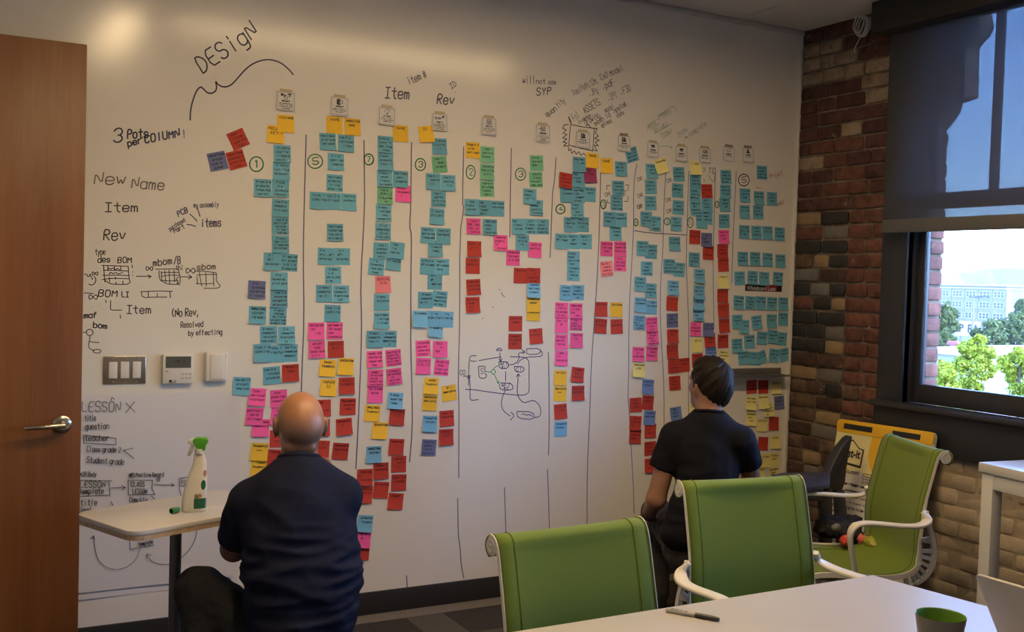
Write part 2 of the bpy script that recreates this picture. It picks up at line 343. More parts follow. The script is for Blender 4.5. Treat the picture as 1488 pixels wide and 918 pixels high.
def ell(c, r, ax=None, cut=None, **kw):
    """ellipsoid; ax = 3 unit row vectors of its own axes"""
    c = np.array(c, float); r = np.array(r, float); A = np.eye(3) if ax is None else np.array(ax, float)
    def f(X, Y, Z):
        x, y, z = X-c[0], Y-c[1], Z-c[2]; a = [(x*A[i, 0]+y*A[i, 1]+z*A[i, 2]) for i in range(3)]
        k0 = np.sqrt(sum((a[i]/r[i])**2 for i in range(3))); k1 = np.sqrt(sum((a[i]/r[i]**2)**2 for i in range(3)))
        d = k0*(k0-1)/np.maximum(k1, 1e-6)
        if cut is not None:
            for q, nn in cut: d = np.maximum(d, (X-q[0])*nn[0]+(Y-q[1])*nn[1]+(Z-q[2])*nn[2])
        return d
    return dict(f=f, bb=[(c, r.max())], **kw)

# ------------------------------------------------------------------ the room
XW, YR, XL, ZC = 4.30, -6.4, -1.7, 3.04
WIN = [(-0.70, -2.30), (-2.75, -4.45), (-4.75, -6.25)]             # openings in the brick wall (y from, y to), z 0.97..3.04
ZS = 1.00
floor = MB().box((XL-.1, YR-.1, -.12), (XW+.12, .12, -.006)).build('floor', M['carpet_dark']); tag(floor, kind='structure')
strip = atz(620, 893, 0).y
def tile_mesh(w, d):
    return MB().box((-w/2+.001, -d/2+.001, -.006), (w/2-.001, d/2-.001, 0))
x = -0.55; k = 0
while x < XW-.3:                                    # carpet tiles where the floor shows
    w = min(0.61, XW-x)
    tile_mesh(w, -strip).build('carpet_tile', M['carpet_light'], floor).location = (x+w/2, strip/2, 0)
    x += w
TX = [atz(590, 898, 0).x - .30*i for i in (4, 3, 2, 1, 0)]
tx0 = atz(590, 898, 0).x; tw = atz(645, 891, 0).x-tx0
for r in range(9):
    y1 = strip-.30*r
    for c in range(-9, 12):
        xa = tx0+tw*c
        if xa < -.6 or xa+tw > XW: continue
        m = M['carpet_mid'] if (r == 0 and c % 3 == 0) or (r > 0 and (c*7+r*5) % 4 == 0) else M['carpet_dark']
        tile_mesh(tw, .30).build('carpet_tile', m, floor).location = (xa+tw/2, y1-.15, 0)
wall_back = MB().box((XL-.1, 0, -.1), (XW+.02, .12, ZC+.1)).build('wall_back', M['board']); tag(wall_back, 'glossy whiteboard-painted wall covered in columns of handwriting', kind='structure')
tag(MB().box((XL-.1, YR-.1, -.1), (XL, 0, ZC+.1)).build('wall_left', M['plaster']), kind='structure')
tag(MB().box((XL, YR-.1, -.1), (XW+.12, YR, ZC+.1)).build('wall_rear', M['plaster']), kind='structure')
bb = aty(620, 849, 0).z
tag(MB().box((XL, -.012, 0), (XW-.005, 0, bb)).build('baseboard_back', M['baseboard'], bevel=.004), kind='structure')
tag(MB().box((XW-.016, -.014, bb), (XW-.002, 0.0, ZC-.02)).build('trim_1', M['trim_white'], bevel=.003), kind='structure')
ceiling = MB().box((XL-.1, YR-.1, ZC+.012), (XW+.12, .12, ZC+.15)).build('ceiling', M['trim_white']); tag(ceiling, kind='structure')
xs = [3.80+.61*i for i in range(-9, 2)]
for i in range(len(xs)-1):
    for j in range(5):
        x0, x1 = max(xs[i], XL), min(xs[i+1], XW); y1 = -.022-1.27*j; y0 = max(y1-1.27, YR)
        MB().box((x0+.004, y0+.004, ZC), (x1-.004, y1-.004, ZC+.012)).build('ceiling_panel', M['ceiling'], ceiling)
MB().box((XL, -.02, ZC-.022), (XW, 0, ZC)).build('wall_angle', M['trim_white'], ceiling, bevel=.003)

# ---- brick wall with its window openings
mb = MB(); mb.box((XW+.012, 0.0, -.1), (XW+.12, WIN[0][0], ZC+.1)); mb.box((XW+.012, WIN[0][0], -.1), (XW+.12, WIN[0][1], ZS-.04))
mb.box((XW+.012, WIN[0][1], -.1), (XW+.12, WIN[1][0], ZC+.1)); mb.box((XW+.012, WIN[1][0], -.1), (XW+.12, WIN[1][1], ZS-.04)); mb.box((XW+.012, WIN[1][1], -.1), (XW+.12, WIN[2][0], ZC+.1)); mb.box((XW+.012, WIN[2][0], -.1), (XW+.12, WIN[2][1], ZS-.04)); mb.box((XW+.012, WIN[2][1], -.1), (XW+.12, YR, ZC+.1))
mb.box((XW+.004, -.664, .0), (XW+.02, WIN[1][1], .80), 1)
wall_right = mb.build('wall_right', [M['mortar'], mat('painted_mortar', (.42, .34, .25), .7, var=.15, vscale=12, bump=.6, bscale=50)]); tag(wall_right, 'old brick wall with mixed red, charcoal, tan and grey bricks', kind='structure')
BC = {'r': (0.135, 0.055, 0.042), 'd': (0.070, 0.038, 0.033), 'c': (0.028, 0.027, 0.028), 't': (0.30, 0.21, 0.115), 'g': (0.155, 0.145, 0.135), 'b': (0.125, 0.078, 0.055), 'w': (0.25, 0.185, 0.13), 'p': (0.46, 0.38, 0.285), 'm': (0.082, 0.034, 0.030)}
for k_, c_ in BC.items():
    mm = mat('brick_'+k_, c_, 0.85 if k_ in 'rdbmw' else 0.6, var=0.38 if k_ in 'rdbmw' else .12, vscale=22, bump=0.9, bscale=90, objvar=.16, world=True)
    if k_ in 'rmwdb':                              # worn pale patches of old paint and lime on the raw bricks
        nt = mm.node_tree; b_ = nt.nodes['Principled BSDF']; old = b_.inputs['Base Color'].links[0].from_socket
        tc = nt.nodes.new('ShaderNodeTexCoord'); nz = nt.nodes.new('ShaderNodeTexNoise'); nz.inputs['Scale'].default_value = 9; nz.inputs['Detail'].default_value = 9; nz.inputs['Roughness'].default_value = .72
        nt.links.new(nt.nodes.new('ShaderNodeNewGeometry').outputs['Position'], nz.inputs['Vector']); rp = nt.nodes.new('ShaderNodeMapRange'); lo_ = .50 if k_ == 'w' else .62
        rp.inputs[1].default_value = lo_; rp.inputs[2].default_value = lo_+.06; nt.links.new(nz.outputs['Fac'], rp.inputs[0])
        mx = nt.nodes.new('ShaderNodeMix'); mx.data_type = 'RGBA'; nt.links.new(old, mx.inputs['A']); mx.inputs['B'].default_value = (.33, .26, .19, 1)
        sc_ = nt.nodes.new('ShaderNodeMath'); sc_.operation = 'MULTIPLY'; sc_.inputs[1].default_value = .75; nt.links.new(rp.outputs[0], sc_.inputs[0]); nt.links.new(sc_.outputs[0], mx.inputs['Factor'])
        nt.links.new(mx.outputs['Result'], b_.inputs['Base Color'])
    M['brick_'+k_] = mm
BR = random.Random(5)
def brick(y0, y1, z0, z1, kind, parent, X=XW, axis='x', depth=.02, out=None):
    j = lambda s: BR.uniform(-s, s)
    pr = BR.uniform(-.004, .006); a, b = max(y0, y1)-.006, min(y0, y1)+.006; cx, cz = (a+b)/2, (z0+z1)/2; hw, hh = (a-b)/2, (z1-z0)/2-(.0035 if kind == 'p' else .0065)
    n = 8; loop = []                                # a worn outline with chipped corners
    for (sx, sz) in ((-1, -1), (1, -1), (1, 1), (-1, 1)):
        c = BR.uniform(.004, .012)
        p1 = (sx*hw, sz*(hh-c)); p2 = (sx*(hw-c), sz*hh)
        loop += [p1, p2] if sx*sz > 0 else [p2, p1]
    loop = [(u+j(.0022), w+j(.0022)) for u, w in loop]
    vs, fs = [], []; tl, tz = BR.uniform(-.03, .03), BR.uniform(-.05, .05)
    for dx, sc in ((depth, 1), (.004-pr, 1), (-pr, .94)):
        for u, w in loop:
            uu, ww = u*(sc if dx == -pr else 1), w*(.86 if dx == -pr else 1)
            vs.append((dx+tl*u+tz*w if dx != depth else dx, uu, ww))
    for i in (0, 1):
        for q in range(n): fs.append((i*n+q, i*n+(q+1) % n, (i+1)*n+(q+1) % n, (i+1)*n+q))
    fs.append(tuple(2*n+q for q in range(n)))
    o = MB().add(vs, fs).build('brick', M['brick_'+kind], parent, smooth=True, angle=50); o.location = (X, cx, cz); return o
ROWS = {0: 'tc|rr', 1: 'rg|rr', 2: 'cc|rr', 3: 'btc|rr', 4: 'gd|rr', 5: 'cgc|rr', 6: 'rct|rr', 7: 'cc|rr', 8: 'ccg|rr', 9: 'cct|rr', 10: 'dd|rr', 11: 'tg|rr', 12: 'bdc|br', 13: 'bd|rr', 14: 'bt|bd', 15: 'dg|dd', 16: 'bdb|bd', 17: 'btd|bb', 18: 'dgb|bd', 19: 'btb|bb', 20: 'bbd|bb', 21: 'dbt|bb', 22: 'bb|bb', 23: 'bdb|bb', 24: 'bb|bb',
        -1: 'mmr', -2: 'mrrm', -3: 'mmrm', -4: 'wrmm', -5: 'mrrm', -6: 'mmwm', -7: 'mmm', -8: 'mmmw', -9: 'mmmw', -10: 'wwww', -11: 'wwm', -12: 'wwmm', -13: 'mmw', -14: 'mmm'}
P0, PITCHZ = 1.968, 0.0793
for r in range(-14, 25):
    zc = P0-PITCHZ*r; z0, z1 = zc-PITCHZ/2, zc+PITCHZ/2
    if z1 > ZC: z1 = ZC-.004
    if z0 < 0: z0 = .0
    spec = ROWS.get(r, 'mmm'); lft, _, rgt = spec.partition('|')
    yend = -.655 if z1 > .98 else -.66
    zones = [((0, -.40), lft), ((-.40, yend), rgt)] if rgt else [((0, yend), lft)]
    for (ya, yb), s in zones:
        ws = [BR.uniform(.7, 1.3) if len(s) > 2 else BR.uniform(.85, 1.15) for _ in s]
        if not rgt and r % 2: ws[0] *= .55
        if rgt and s == rgt and r % 2: ws[-1] *= .6
        t = sum(ws); y = ya
        for w, c in zip(ws, s):
            y2 = y+(yb-ya)*w/t; brick(y, y2, z0, z1, c, wall_right); y = y2
for r in range(0, 11):                             # painted brick under the sill
    z0 = .012+PITCHZ*r*.965; z1 = z0+PITCHZ*.965; y = -.662-(.11 if r % 2 else 0)
    if r % 2: brick(-.662, y, z0, z1, 'p', wall_right)
    while y > -2.7:
        y2 = y-.205-BR.uniform(-.012, .012); brick(y, y2, z0, z1, 'p', wall_right); y = y2

mb = MB()                                          # plain raw bricks of the piers past the first window, one joined part
for ya, yb in ((WIN[0][1]+.04, WIN[1][0]-.04), (WIN[1][1]+.04, WIN[2][0]-.04), (WIN[2][1]+.04, YR)):
    for r in range(38):
        z0 = PITCHZ*r+.006; y = ya+(.1 if r % 2 else 0)
        while y > yb:
            y0, y1 = min(y, ya), max(y-.2, yb); y -= .212
            if y0-y1 > .03: p_ = BR.uniform(-.004, .003); mb.box((XW+p_, y0, z0), (XW+.02, y1, min(z0+PITCHZ-.013, ZC-.004)), 0 if BR.random() < .6 else 1)
tag(mb.build('bricks', [M['brick_m'], M['brick_r']], wall_right, bevel=.004, seg=1), kind='stuff')

# ---- windows
def glass_mat():
    m = bpy.data.materials.new('window_glass'); m.use_nodes = True; nt = m.node_tree; nt.nodes.remove(nt.nodes['Principled BSDF']); L = nt.links.new
    t = nt.nodes.new('ShaderNodeBsdfTransparent'); t.inputs[0].default_value = (.90, .94, .95, 1); g = nt.nodes.new('ShaderNodeBsdfGlossy'); g.inputs['Roughness'].default_value = .02
    fr = nt.nodes.new('ShaderNodeFresnel'); fr.inputs[0].default_value = 1.35; mx = nt.nodes.new('ShaderNodeMixShader'); L(fr.outputs[0], mx.inputs[0]); L(t.outputs[0], mx.inputs[1]); L(g.outputs[0], mx.inputs[2]); L(mx.outputs[0], nt.nodes['Material Output'].inputs[0]); return m
M['glass'] = glass_mat()
def window(n, ya, yb, mull):
    root = tag(empty('window_%d' % n, (XW, (ya+yb)/2, ZS)), 'dark charcoal framed sash window in the brick wall' if n == 1 else None, kind='structure')
    def B(name, m, *bx, bevel=.004):
        mb = MB()
        for a, b in bx: mb.box((a[0]-XW, a[1]-(ya+yb)/2, a[2]-ZS), (b[0]-XW, b[1]-(ya+yb)/2, b[2]-ZS))
        return mb.build(name, m, root, bevel=bevel)
    yo, yi = ya+.035, ya-.135
    B('casing', M['charcoal'], ((4.272, yo, 1.0), (4.31, yi, ZC-.02)), ((4.272, yb-.035, 1.0), (4.31, yb+.135, ZC-.02)))
    B('casing_bead', M['charcoal'], ((4.262, yi+.016, 1.01), (4.33, yi, ZC-.02)), ((4.262, yb+.135, 1.01), (4.33, yb+.119, ZC-.02)), bevel=.003)
    B('stool', M['charcoal'], ((4.20, ya+.025, .985), (4.34, yb-.03, 1.012)), bevel=.008)
    B('apron', M['charcoal'], ((4.262, ya+.04, .775), (4.31, yb-.04, .985)))
    B('jamb', M['charcoal'], ((4.31, ya, 1.0), (4.42, yi-.012, ZC)), ((4.31, yb, 1.0), (4.42, yb+.147, ZC)))
    s0, s1 = yi-.012, yb+.147; gl, gr = ya-.186, yb+.19
    lo = B('lower_sash', M['charcoal'], ((4.335, s0, 1.012), (4.375, gl, 2.07)), ((4.335, s1, 1.012), (4.375, gr, 2.07)), ((4.335, gl, 1.012), (4.375, gr, 1.108)), ((4.335, gl, 1.995), (4.375, gr, 2.07)))
    up = B('upper_sash', M['charcoal'], ((4.378, s0, 1.995), (4.415, gl, ZC)), ((4.378, s1, 1.995), (4.415, gr, ZC)), ((4.378, gl, 1.995), (4.415, gr, 2.06)), ((4.378, gl, ZC-.06), (4.415, gr, ZC)), ((4.378, mull, 2.06), (4.41, mull-.038, ZC-.06)))
    def pane(y0, y1, z0, z1, xx, par):
        MB().box((xx-XW, y0-(ya+yb)/2, z0-ZS), (xx+.004-XW, y1-(ya+yb)/2, z1-ZS)).build('glass_pane', M['glass'], par)
    pane(gl, gr, 1.108, 1.995, 4.352, lo); pane(gl, mull, 2.06, ZC-.06, 4.394, up); pane(mull-.038, gr, 2.06, ZC-.06, 4.394, up)
    return root
window(1, -.70, -2.30, -1.198); window(2, -2.75, -4.45, -3.3); window(3, -4.75, -6.25, -5.3)  # second and third are unseen, added for bluish daylight on the board
for ya, yb in WIN:                                 # sampling portals in the openings
    ld = bpy.data.lights.new('window_portal', 'AREA'); ld.shape = 'RECTANGLE'; ld.size = abs(yb-ya); ld.size_y = 2.0; ld.cycles.is_portal = True
    lo = bpy.data.objects.new('window_portal', ld); COL.objects.link(lo); lo.location = (4.45, (ya+yb)/2, 2.02); lo.rotation_euler = (PI/2, 0, PI/2)

# masonry outside: the brick reveal and its stepped corbel
mb = MB(); mb.box((4.425, -.42, -.5), (4.528, -.828, 4.2))
prof = [(-.5, 2.36), (-.826, 2.36), (-.826, 2.409), (-.862, 2.44), (-.905, 2.49), (-.918, 2.538), (-1.006, 2.55), (-1.001, 2.80), (-1.027, 2.823), (-1.06, 2.85), (-1.078, 2.887), (-1.059, 2.959), (-.967, 2.984), (-.95, 3.05), (-.5, 3.2)]
mb.prism([(0, a, b) for a, b in prof], (4.425, 0, 0), (4.528, 0, 0))
pier = tag(mb.build('wall_outside', M['mortar']), 'red brick reveal and stepped corbel outside the window', kind='structure')
z = .9; k = 0
while z < 2.34:
    o = MB().box((0, 0, 0), (.098, .014, PITCHZ-.014)).build('brick', M['brick_r'], pier, bevel=.006); o.location = (4.427+BR.uniform(-.002, .004), -.842+BR.uniform(-.005, .004), z); z += PITCHZ

# ---- roller shade
def shade_mat():
    m = bpy.data.materials.new('screen_fabric'); m.use_nodes = True; nt = m.node_tree; L = nt.links.new; b = nt.nodes['Principled BSDF']
    b.inputs['Base Color'].default_value = (.055, .058, .064, 1); b.inputs['Roughness'].default_value = .8
    t = nt.nodes.new('ShaderNodeBsdfTransparent'); t.inputs[0].default_value = (.70, .72, .75, 1)
    tr = nt.nodes.new('ShaderNodeBsdfTranslucent'); tr.inputs[0].default_value = (.030, .036, .045, 1)
    a = nt.nodes.new('ShaderNodeAddShader'); L(b.outputs[0], a.inputs[0]); L(tr.outputs[0], a.inputs[1])
    tc = nt.nodes.new('ShaderNodeTexCoord'); nz = nt.nodes.new('ShaderNodeTexNoise'); nz.inputs['Scale'].default_value = 260; L(tc.outputs['Object'], nz.inputs[0])
    mr = nt.nodes.new('ShaderNodeMapRange'); mr.inputs[3].default_value = .20; mr.inputs[4].default_value = .32; L(nz.outputs['Fac'], mr.inputs[0])
    mx = nt.nodes.new('ShaderNodeMixShader'); L(mr.outputs[0], mx.inputs[0]); L(a.outputs[0], mx.inputs[1]); L(t.outputs[0], mx.inputs[2]); L(mx.outputs[0], nt.nodes['Material Output'].inputs[0]); return m
M['screen'] = shade_mat()
rs = tag(empty('roller_shade', (4.2, -1.54, 2.9)), 'grey see-through roller shade drawn half down over the window', 'blind')
def loc(mb, o): o_ = o.location; mb.v = [(p[0]-o_.x, p[1]-o_.y, p[2]-o_.z) for p in mb.v]; return mb
loc(MB().box((4.10, -.688, 2.873), (4.262, -2.40, 3.03)), rs).build('valance', M['valance'], rs, bevel=.004)
loc(MB().box((4.2, -.728, 1.93), (4.2012, -2.36, 2.90)), rs).build('shade_fabric', M['screen'], rs)
loc(MB().box((4.190, -.730, 1.868), (4.212, -2.36, 1.935)), rs).build('hem_bar', mat('hem_fabric', (.10, .10, .105), .7), rs, bevel=.006)

for (ya, yb), lb in ((WIN[1], 'second roller shade half down over the next window along, unseen, added to cut daylight'), (WIN[2], 'third roller shade half down over the rearmost window, unseen, added to cut daylight')):  # unseen shades, added to hold daylight off the upper board
    rs2 = tag(empty('roller_shade', (4.2, (ya+yb)/2, 2.9)), lb, 'blind')
    loc(MB().box((4.10, ya+.012, 2.873), (4.262, yb-.10, 3.03)), rs2).build('valance', M['valance'], rs2, bevel=.004)
    loc(MB().box((4.2, ya-.028, 1.93), (4.2012, yb-.06, 2.90)), rs2).build('shade_fabric', M['screen'], rs2)
    loc(MB().box((4.190, ya-.03, 1.868), (4.212, yb-.06, 1.935)), rs2).build('hem_bar', M['valance'], rs2, bevel=.006)

# ---- door leaf folded back in front of the whiteboard wall
YD = -.2; dr = aty(120, 491, YD).x; dt = aty(129, 65, YD).z
def wood_mat():
    m = mat('door_veneer', (.30, .125, .042), .42, bump=.08, bscale=30, stretch=(18, 1, .8)); nt = m.node_tree; b = nt.nodes['Principled BSDF']; L = nt.links.new
    tc = nt.nodes.new('ShaderNodeTexCoord'); mp = nt.nodes.new('ShaderNodeMapping'); mp.inputs['Scale'].default_value = (1, 1, .05); L(tc.outputs['Object'], mp.inputs[0])
    n1 = nt.nodes.new('ShaderNodeTexNoise'); n1.inputs['Scale'].default_value = 9; n1.inputs['Detail'].default_value = 3; L(mp.outputs[0], n1.inputs[0])
    n2 = nt.nodes.new('ShaderNodeTexNoise'); n2.inputs['Scale'].default_value = 130; n2.inputs['Detail'].default_value = 6; L(mp.outputs[0], n2.inputs[0])
    ad = nt.nodes.new('ShaderNodeMath'); ad.operation = 'MULTIPLY_ADD'; ad.inputs[1].default_value = .35; L(n2.outputs[0], ad.inputs[0]); L(n1.outputs[0], ad.inputs[2])
    cr = nt.nodes.new('ShaderNodeValToRGB'); cr.color_ramp.elements[0].position = .45; cr.color_ramp.elements[0].color = (.170, .055, .013, 1); cr.color_ramp.elements[1].position = .85; cr.color_ramp.elements[1].color = (.27, .102, .028, 1)
    L(ad.outputs[0], cr.inputs[0]); L(cr.outputs[0], b.inputs['Base Color']); return m
M['door'] = wood_mat()
door = tag(empty('door_1', (dr, YD, 0)), 'open flush wooden door with a satin nickel lever', kind='structure')
MB().box((-.93, 0, .008), (0, .045, dt)).build('door_leaf', M['door'], door, bevel=.003)
hp = aty(90, 616, YD); hx, hz = hp.x-dr, hp.z
hd = MB()
hd.v, hd.f, hd.m = [], [], []
hd.lathe([(0.0, 0), (.034, 0), (.034, .008), (.028, .013), (.014, .014), (.013, .05), (.0, .05)], 28)
hd.v = [(v[0]+hx, -v[2], v[1]+hz) for v in hd.v]
hd.tube([(hx+.006, -.045, hz), (hx-.02, -.05, hz), (hx-.06, -.052, hz-.002), (hx-.125, -.05, hz-.004), (hx-.132, -.046, hz-.004)], [.011, .011, .0095, .009, .006], 12)
hd.build('door_handle', M['nickel'], door, smooth=True)
MB().box((-.004, .010, hz-.03), (.0015, .034, hz+.03)).build('latch_plate', M['nickel'], door)

# ---- ceiling lamps (their reflections glow in the glossy wall)
def ceiling_lamp(x0, x1, y0, y1, es, label):
    o = tag(empty('ceiling_light', ((x0+x1)/2, (y0+y1)/2, ZC)), label, 'ceiling light'); w, d = (x1-x0)/2, (y1-y0)/2
    mb = MB(); t = .014
    for a, b in (((-w-t, -d-t, -.05), (w+t, -d, 0)), ((-w-t, d, -.05), (w+t, d+t, 0)), ((-w-t, -d, -.05), (-w, d, 0)), ((w, -d, -.05), (w+t, d, 0)), ((-w, -d, -.006), (w, d, 0))): mb.box(a, b)
    mb.build('lamp_housing', M['white_paint'], o)
    MB().box((-w, -d, -.045), (w, d, -.04)).build('diffuser', mat('lamp_diffuser', (.8, .8, .8), .5, emit=(1.0, .71, .38), es=es), o)
ceiling_lamp(1.15, 3.35, -1.80, -1.68, 52.0, 'long linear ceiling light nearest the whiteboard wall')
ceiling_lamp(.83, .96, -2.95, -1.66, 52.0, 'linear ceiling light above the side table, outside the frame')
ceiling_lamp(-.6, 3.0, -4.6, -4.45, 3.0, 'unseen linear ceiling light added as fill over the photographer')  # no known fixture here; added as a weak fill

# ------------------------------------------------------------------ outside
def leafmat(name, a, b):
    m = mat(name, a, .55); nt = m.node_tree; bs = nt.nodes['Principled BSDF']; L = nt.links.new
    g = nt.nodes.new('ShaderNodeNewGeometry'); mx = nt.nodes.new('ShaderNodeMix'); mx.data_type = 'RGBA'; mx.inputs['A'].default_value = (*a, 1); mx.inputs['B'].default_value = (*b, 1)
    L(g.outputs['Random Per Island'], mx.inputs['Factor']); L(mx.outputs['Result'], bs.inputs['Base Color'])
    tr = nt.nodes.new('ShaderNodeBsdfTranslucent'); L(mx.outputs['Result'], tr.inputs[0]); ms = nt.nodes.new('ShaderNodeMixShader'); ms.inputs[0].default_value = .3
    L(bs.outputs[0], ms.inputs[1]); L(tr.outputs[0], ms.inputs[2]); L(ms.outputs[0], nt.nodes['Material Output'].inputs[0]); return m
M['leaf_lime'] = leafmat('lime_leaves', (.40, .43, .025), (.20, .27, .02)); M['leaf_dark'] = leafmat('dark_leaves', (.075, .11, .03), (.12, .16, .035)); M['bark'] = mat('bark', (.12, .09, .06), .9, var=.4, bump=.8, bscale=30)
ground_z = -9.0
tag(MB().box((4.9, -90, ground_z-.5), (900, 800, ground_z)).build('ground_outside', mat('asphalt', (.09, .09, .09), .9, var=.2, vscale=.4)), kind='structure')
def tree(px, py_top, X, half_w, m, label, blobs, leaf, n, seed, group=None, drop=None):
    """crown of leaf sprays on a trunk; stands where the sight line of its top meets the plane x=X"""
    top = atx(px, py_top, X); R = np.random.RandomState(seed)
    root = tag(empty('tree', (top.x, top.y, ground_z)), label, 'tree', group); h = top.z-ground_z
    C = []
    for bx, bz, br in blobs:                       # in crown half-widths, measured from the tree top
        C.append((R.uniform(-.35, .35)*half_w, bx*half_w, h+bz*half_w, br*half_w))
    sub = []
    for c in C:
        for _ in range(14):
            d = R.normal(size=3); d /= np.linalg.norm(d); d[2] *= .9; sub.append((np.array(c[:3])+d*c[3]*.72, c[3]*R.uniform(.28, .46)))
    cen = np.array([s[0] for s in sub]); rad = np.array([s[1] for s in sub]); k = R.randint(0, len(sub), n)
    d = R.normal(size=(n, 3)); d /= np.linalg.norm(d, axis=1)[:, None]; p = cen[k]+d*(rad[k]*R.uniform(.72, 1.05, n))[:, None]
    nn = d+R.normal(size=(n, 3))*.55; nn /= np.linalg.norm(nn, axis=1)[:, None]
    u = np.cross(nn, R.normal(size=(n, 3))); u /= np.linalg.norm(u, axis=1)[:, None]; v = np.cross(nn, u); s = leaf*R.uniform(.6, 1.3, n)[:, None]
    V = np.stack([p-u*s, p-v*s*.55, p+u*s, p+v*s*.55], 1).reshape(-1, 3); F = np.arange(4*n).reshape(-1, 4)
    me = bpy.data.meshes.new('crown'); me.from_pydata(V.tolist(), [], F.tolist()); me.materials.append(m); me.update()
    tag(link(bpy.data.objects.new('crown', me), root), kind='stuff')
    t = MB().tube([(0, 0, 0), (.1, .05, h*.4), (0, 0, h-half_w*.9)], [half_w*.12, half_w*.09, half_w*.04], 8)
    for c in C[:5]: t.tube([(0, 0, h*.45), (c[0]*.6, c[1]*.6, (h*.45+c[2])/2), (c[0], c[1], c[2])], [half_w*.05, half_w*.035, half_w*.012], 6)
    t.build('trunk', M['bark'], root, smooth=True); return root
def px_m(X, px=1420): return (ray(px, 450).x and (X/ray(px, 450).x))/FPX      # metres per photo pixel at plane x=X
u = px_m(26)
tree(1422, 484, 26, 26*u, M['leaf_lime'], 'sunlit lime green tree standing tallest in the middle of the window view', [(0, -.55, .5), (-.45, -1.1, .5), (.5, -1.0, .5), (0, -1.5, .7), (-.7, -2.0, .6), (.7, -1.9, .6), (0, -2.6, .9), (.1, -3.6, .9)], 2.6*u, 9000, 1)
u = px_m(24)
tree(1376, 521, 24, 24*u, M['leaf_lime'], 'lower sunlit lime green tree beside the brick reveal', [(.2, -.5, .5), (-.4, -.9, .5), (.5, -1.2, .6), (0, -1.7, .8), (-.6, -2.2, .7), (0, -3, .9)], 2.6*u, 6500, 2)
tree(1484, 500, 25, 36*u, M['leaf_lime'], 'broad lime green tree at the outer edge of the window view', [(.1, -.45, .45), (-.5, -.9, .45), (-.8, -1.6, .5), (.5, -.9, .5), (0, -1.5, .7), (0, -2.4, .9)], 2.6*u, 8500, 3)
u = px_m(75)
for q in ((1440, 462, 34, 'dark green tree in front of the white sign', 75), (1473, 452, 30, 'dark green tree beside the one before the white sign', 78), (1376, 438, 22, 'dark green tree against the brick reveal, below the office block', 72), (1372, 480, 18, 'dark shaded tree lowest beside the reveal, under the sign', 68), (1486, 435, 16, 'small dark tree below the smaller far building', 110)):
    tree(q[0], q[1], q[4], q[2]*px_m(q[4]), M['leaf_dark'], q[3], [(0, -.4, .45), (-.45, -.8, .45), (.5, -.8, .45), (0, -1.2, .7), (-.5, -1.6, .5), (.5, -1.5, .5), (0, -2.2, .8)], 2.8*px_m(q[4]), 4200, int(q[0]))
def facade(name, label, X, px0, px1, py_top, floors, bays, wins, wall, h_floor, w0=.5):
    a, b = atx(px0, py_top, X), atx(px1, py_top, X); zt = (a.z+b.z)/2; Lw = (a-b).length; dirv = Vector((0, b.y-a.y, 0)).normalized()
    root = tag(empty(name, (X, a.y, ground_z-8)), label, 'building'); H = zt-ground_z+8
    mb = MB().box((0, 0, 0), (18, -Lw, H-.6)); mb.build('wall', wall, root)
    MB().box((-.7, .7, H-.6), (18.5, -Lw-.7, H)).box((-.25, .25, H-1.6), (18, -Lw-.25, H-1.2)).build('cornice', mat('cornice_stone', (.50, .48, .46), .8), root)
    fm = mat('window_frame_white', (.60, .62, .66), .6); gm = mat('far_window_glass', (.05, .06, .08), .1); bw = Lw/bays
    for f_ in range(floors):
        z1 = H-2.6-h_floor*f_
        for q in range(bays):
            y0 = -bw*q-bw*.14; wi = bw*.72/wins
            fr = MB()
            fr.box((-.12, y0+.08, z1-h_floor*w0-.15), (.05, y0-bw*.72-.08, z1-h_floor*w0)); fr.box((-.12, y0+.08, z1), (.05, y0-bw*.72-.08, z1+.12)); fr.box((-.12, y0, z1-h_floor*w0*.5-.05), (.02, y0-bw*.72, z1-h_floor*w0*.5+.05))
            for j in range(wins+1): fr.box((-.12, y0-wi*j+.10, z1-h_floor*w0), (.05, y0-wi*j-.10, z1))
            w_ = fr.build('window', fm, root)
            MB().box((-.04, y0, z1-h_floor*w0), (-.02, y0-bw*.72, z1)).build('pane', gm, w_)
    for q in range(bays+1):
        MB().box((-.35, -bw*q+.45, 0), (.1, -bw*q-.45, H-1.7)).build('pilaster', wall, root)
    return root
bl = facade('office_building', 'long tan brick office block with rows of triple windows beyond the trees', 330, 1345, 1463, 412.5, 5, 6, 3, mat('tan_brick', (.22, .19, .17), .85, var=.08, vscale=.5), 3.9)
MB().box((3, -38, 13+9+8-.5), (8, -46, 13+9+8+1.8)).build('roof_hut', mat('roof_hut_paint', (.5, .5, .5), .8), bl)
facade('brown_building', 'smaller brown building beside the long office block beyond the trees', 360, 1464, 1530, 424, 4, 7, 2, mat('brown_brick', (.21, .17, .145), .85), 4.0)
hl = MB(); P = []
for i in range(40):
    yy = -200+i*55; P.append([(1500+60*math.sin(i*.9), yy, -60), (1500, yy, 30+14*math.sin(i*.55+.6)+7*math.sin(i*1.7))])
hl.grid(P); hl.build('hill_outside', mat('wooded_hill', (.22, .27, .24), .95, var=.3, vscale=.02)); tag(bpy.data.objects['hill_outside'], kind='structure')
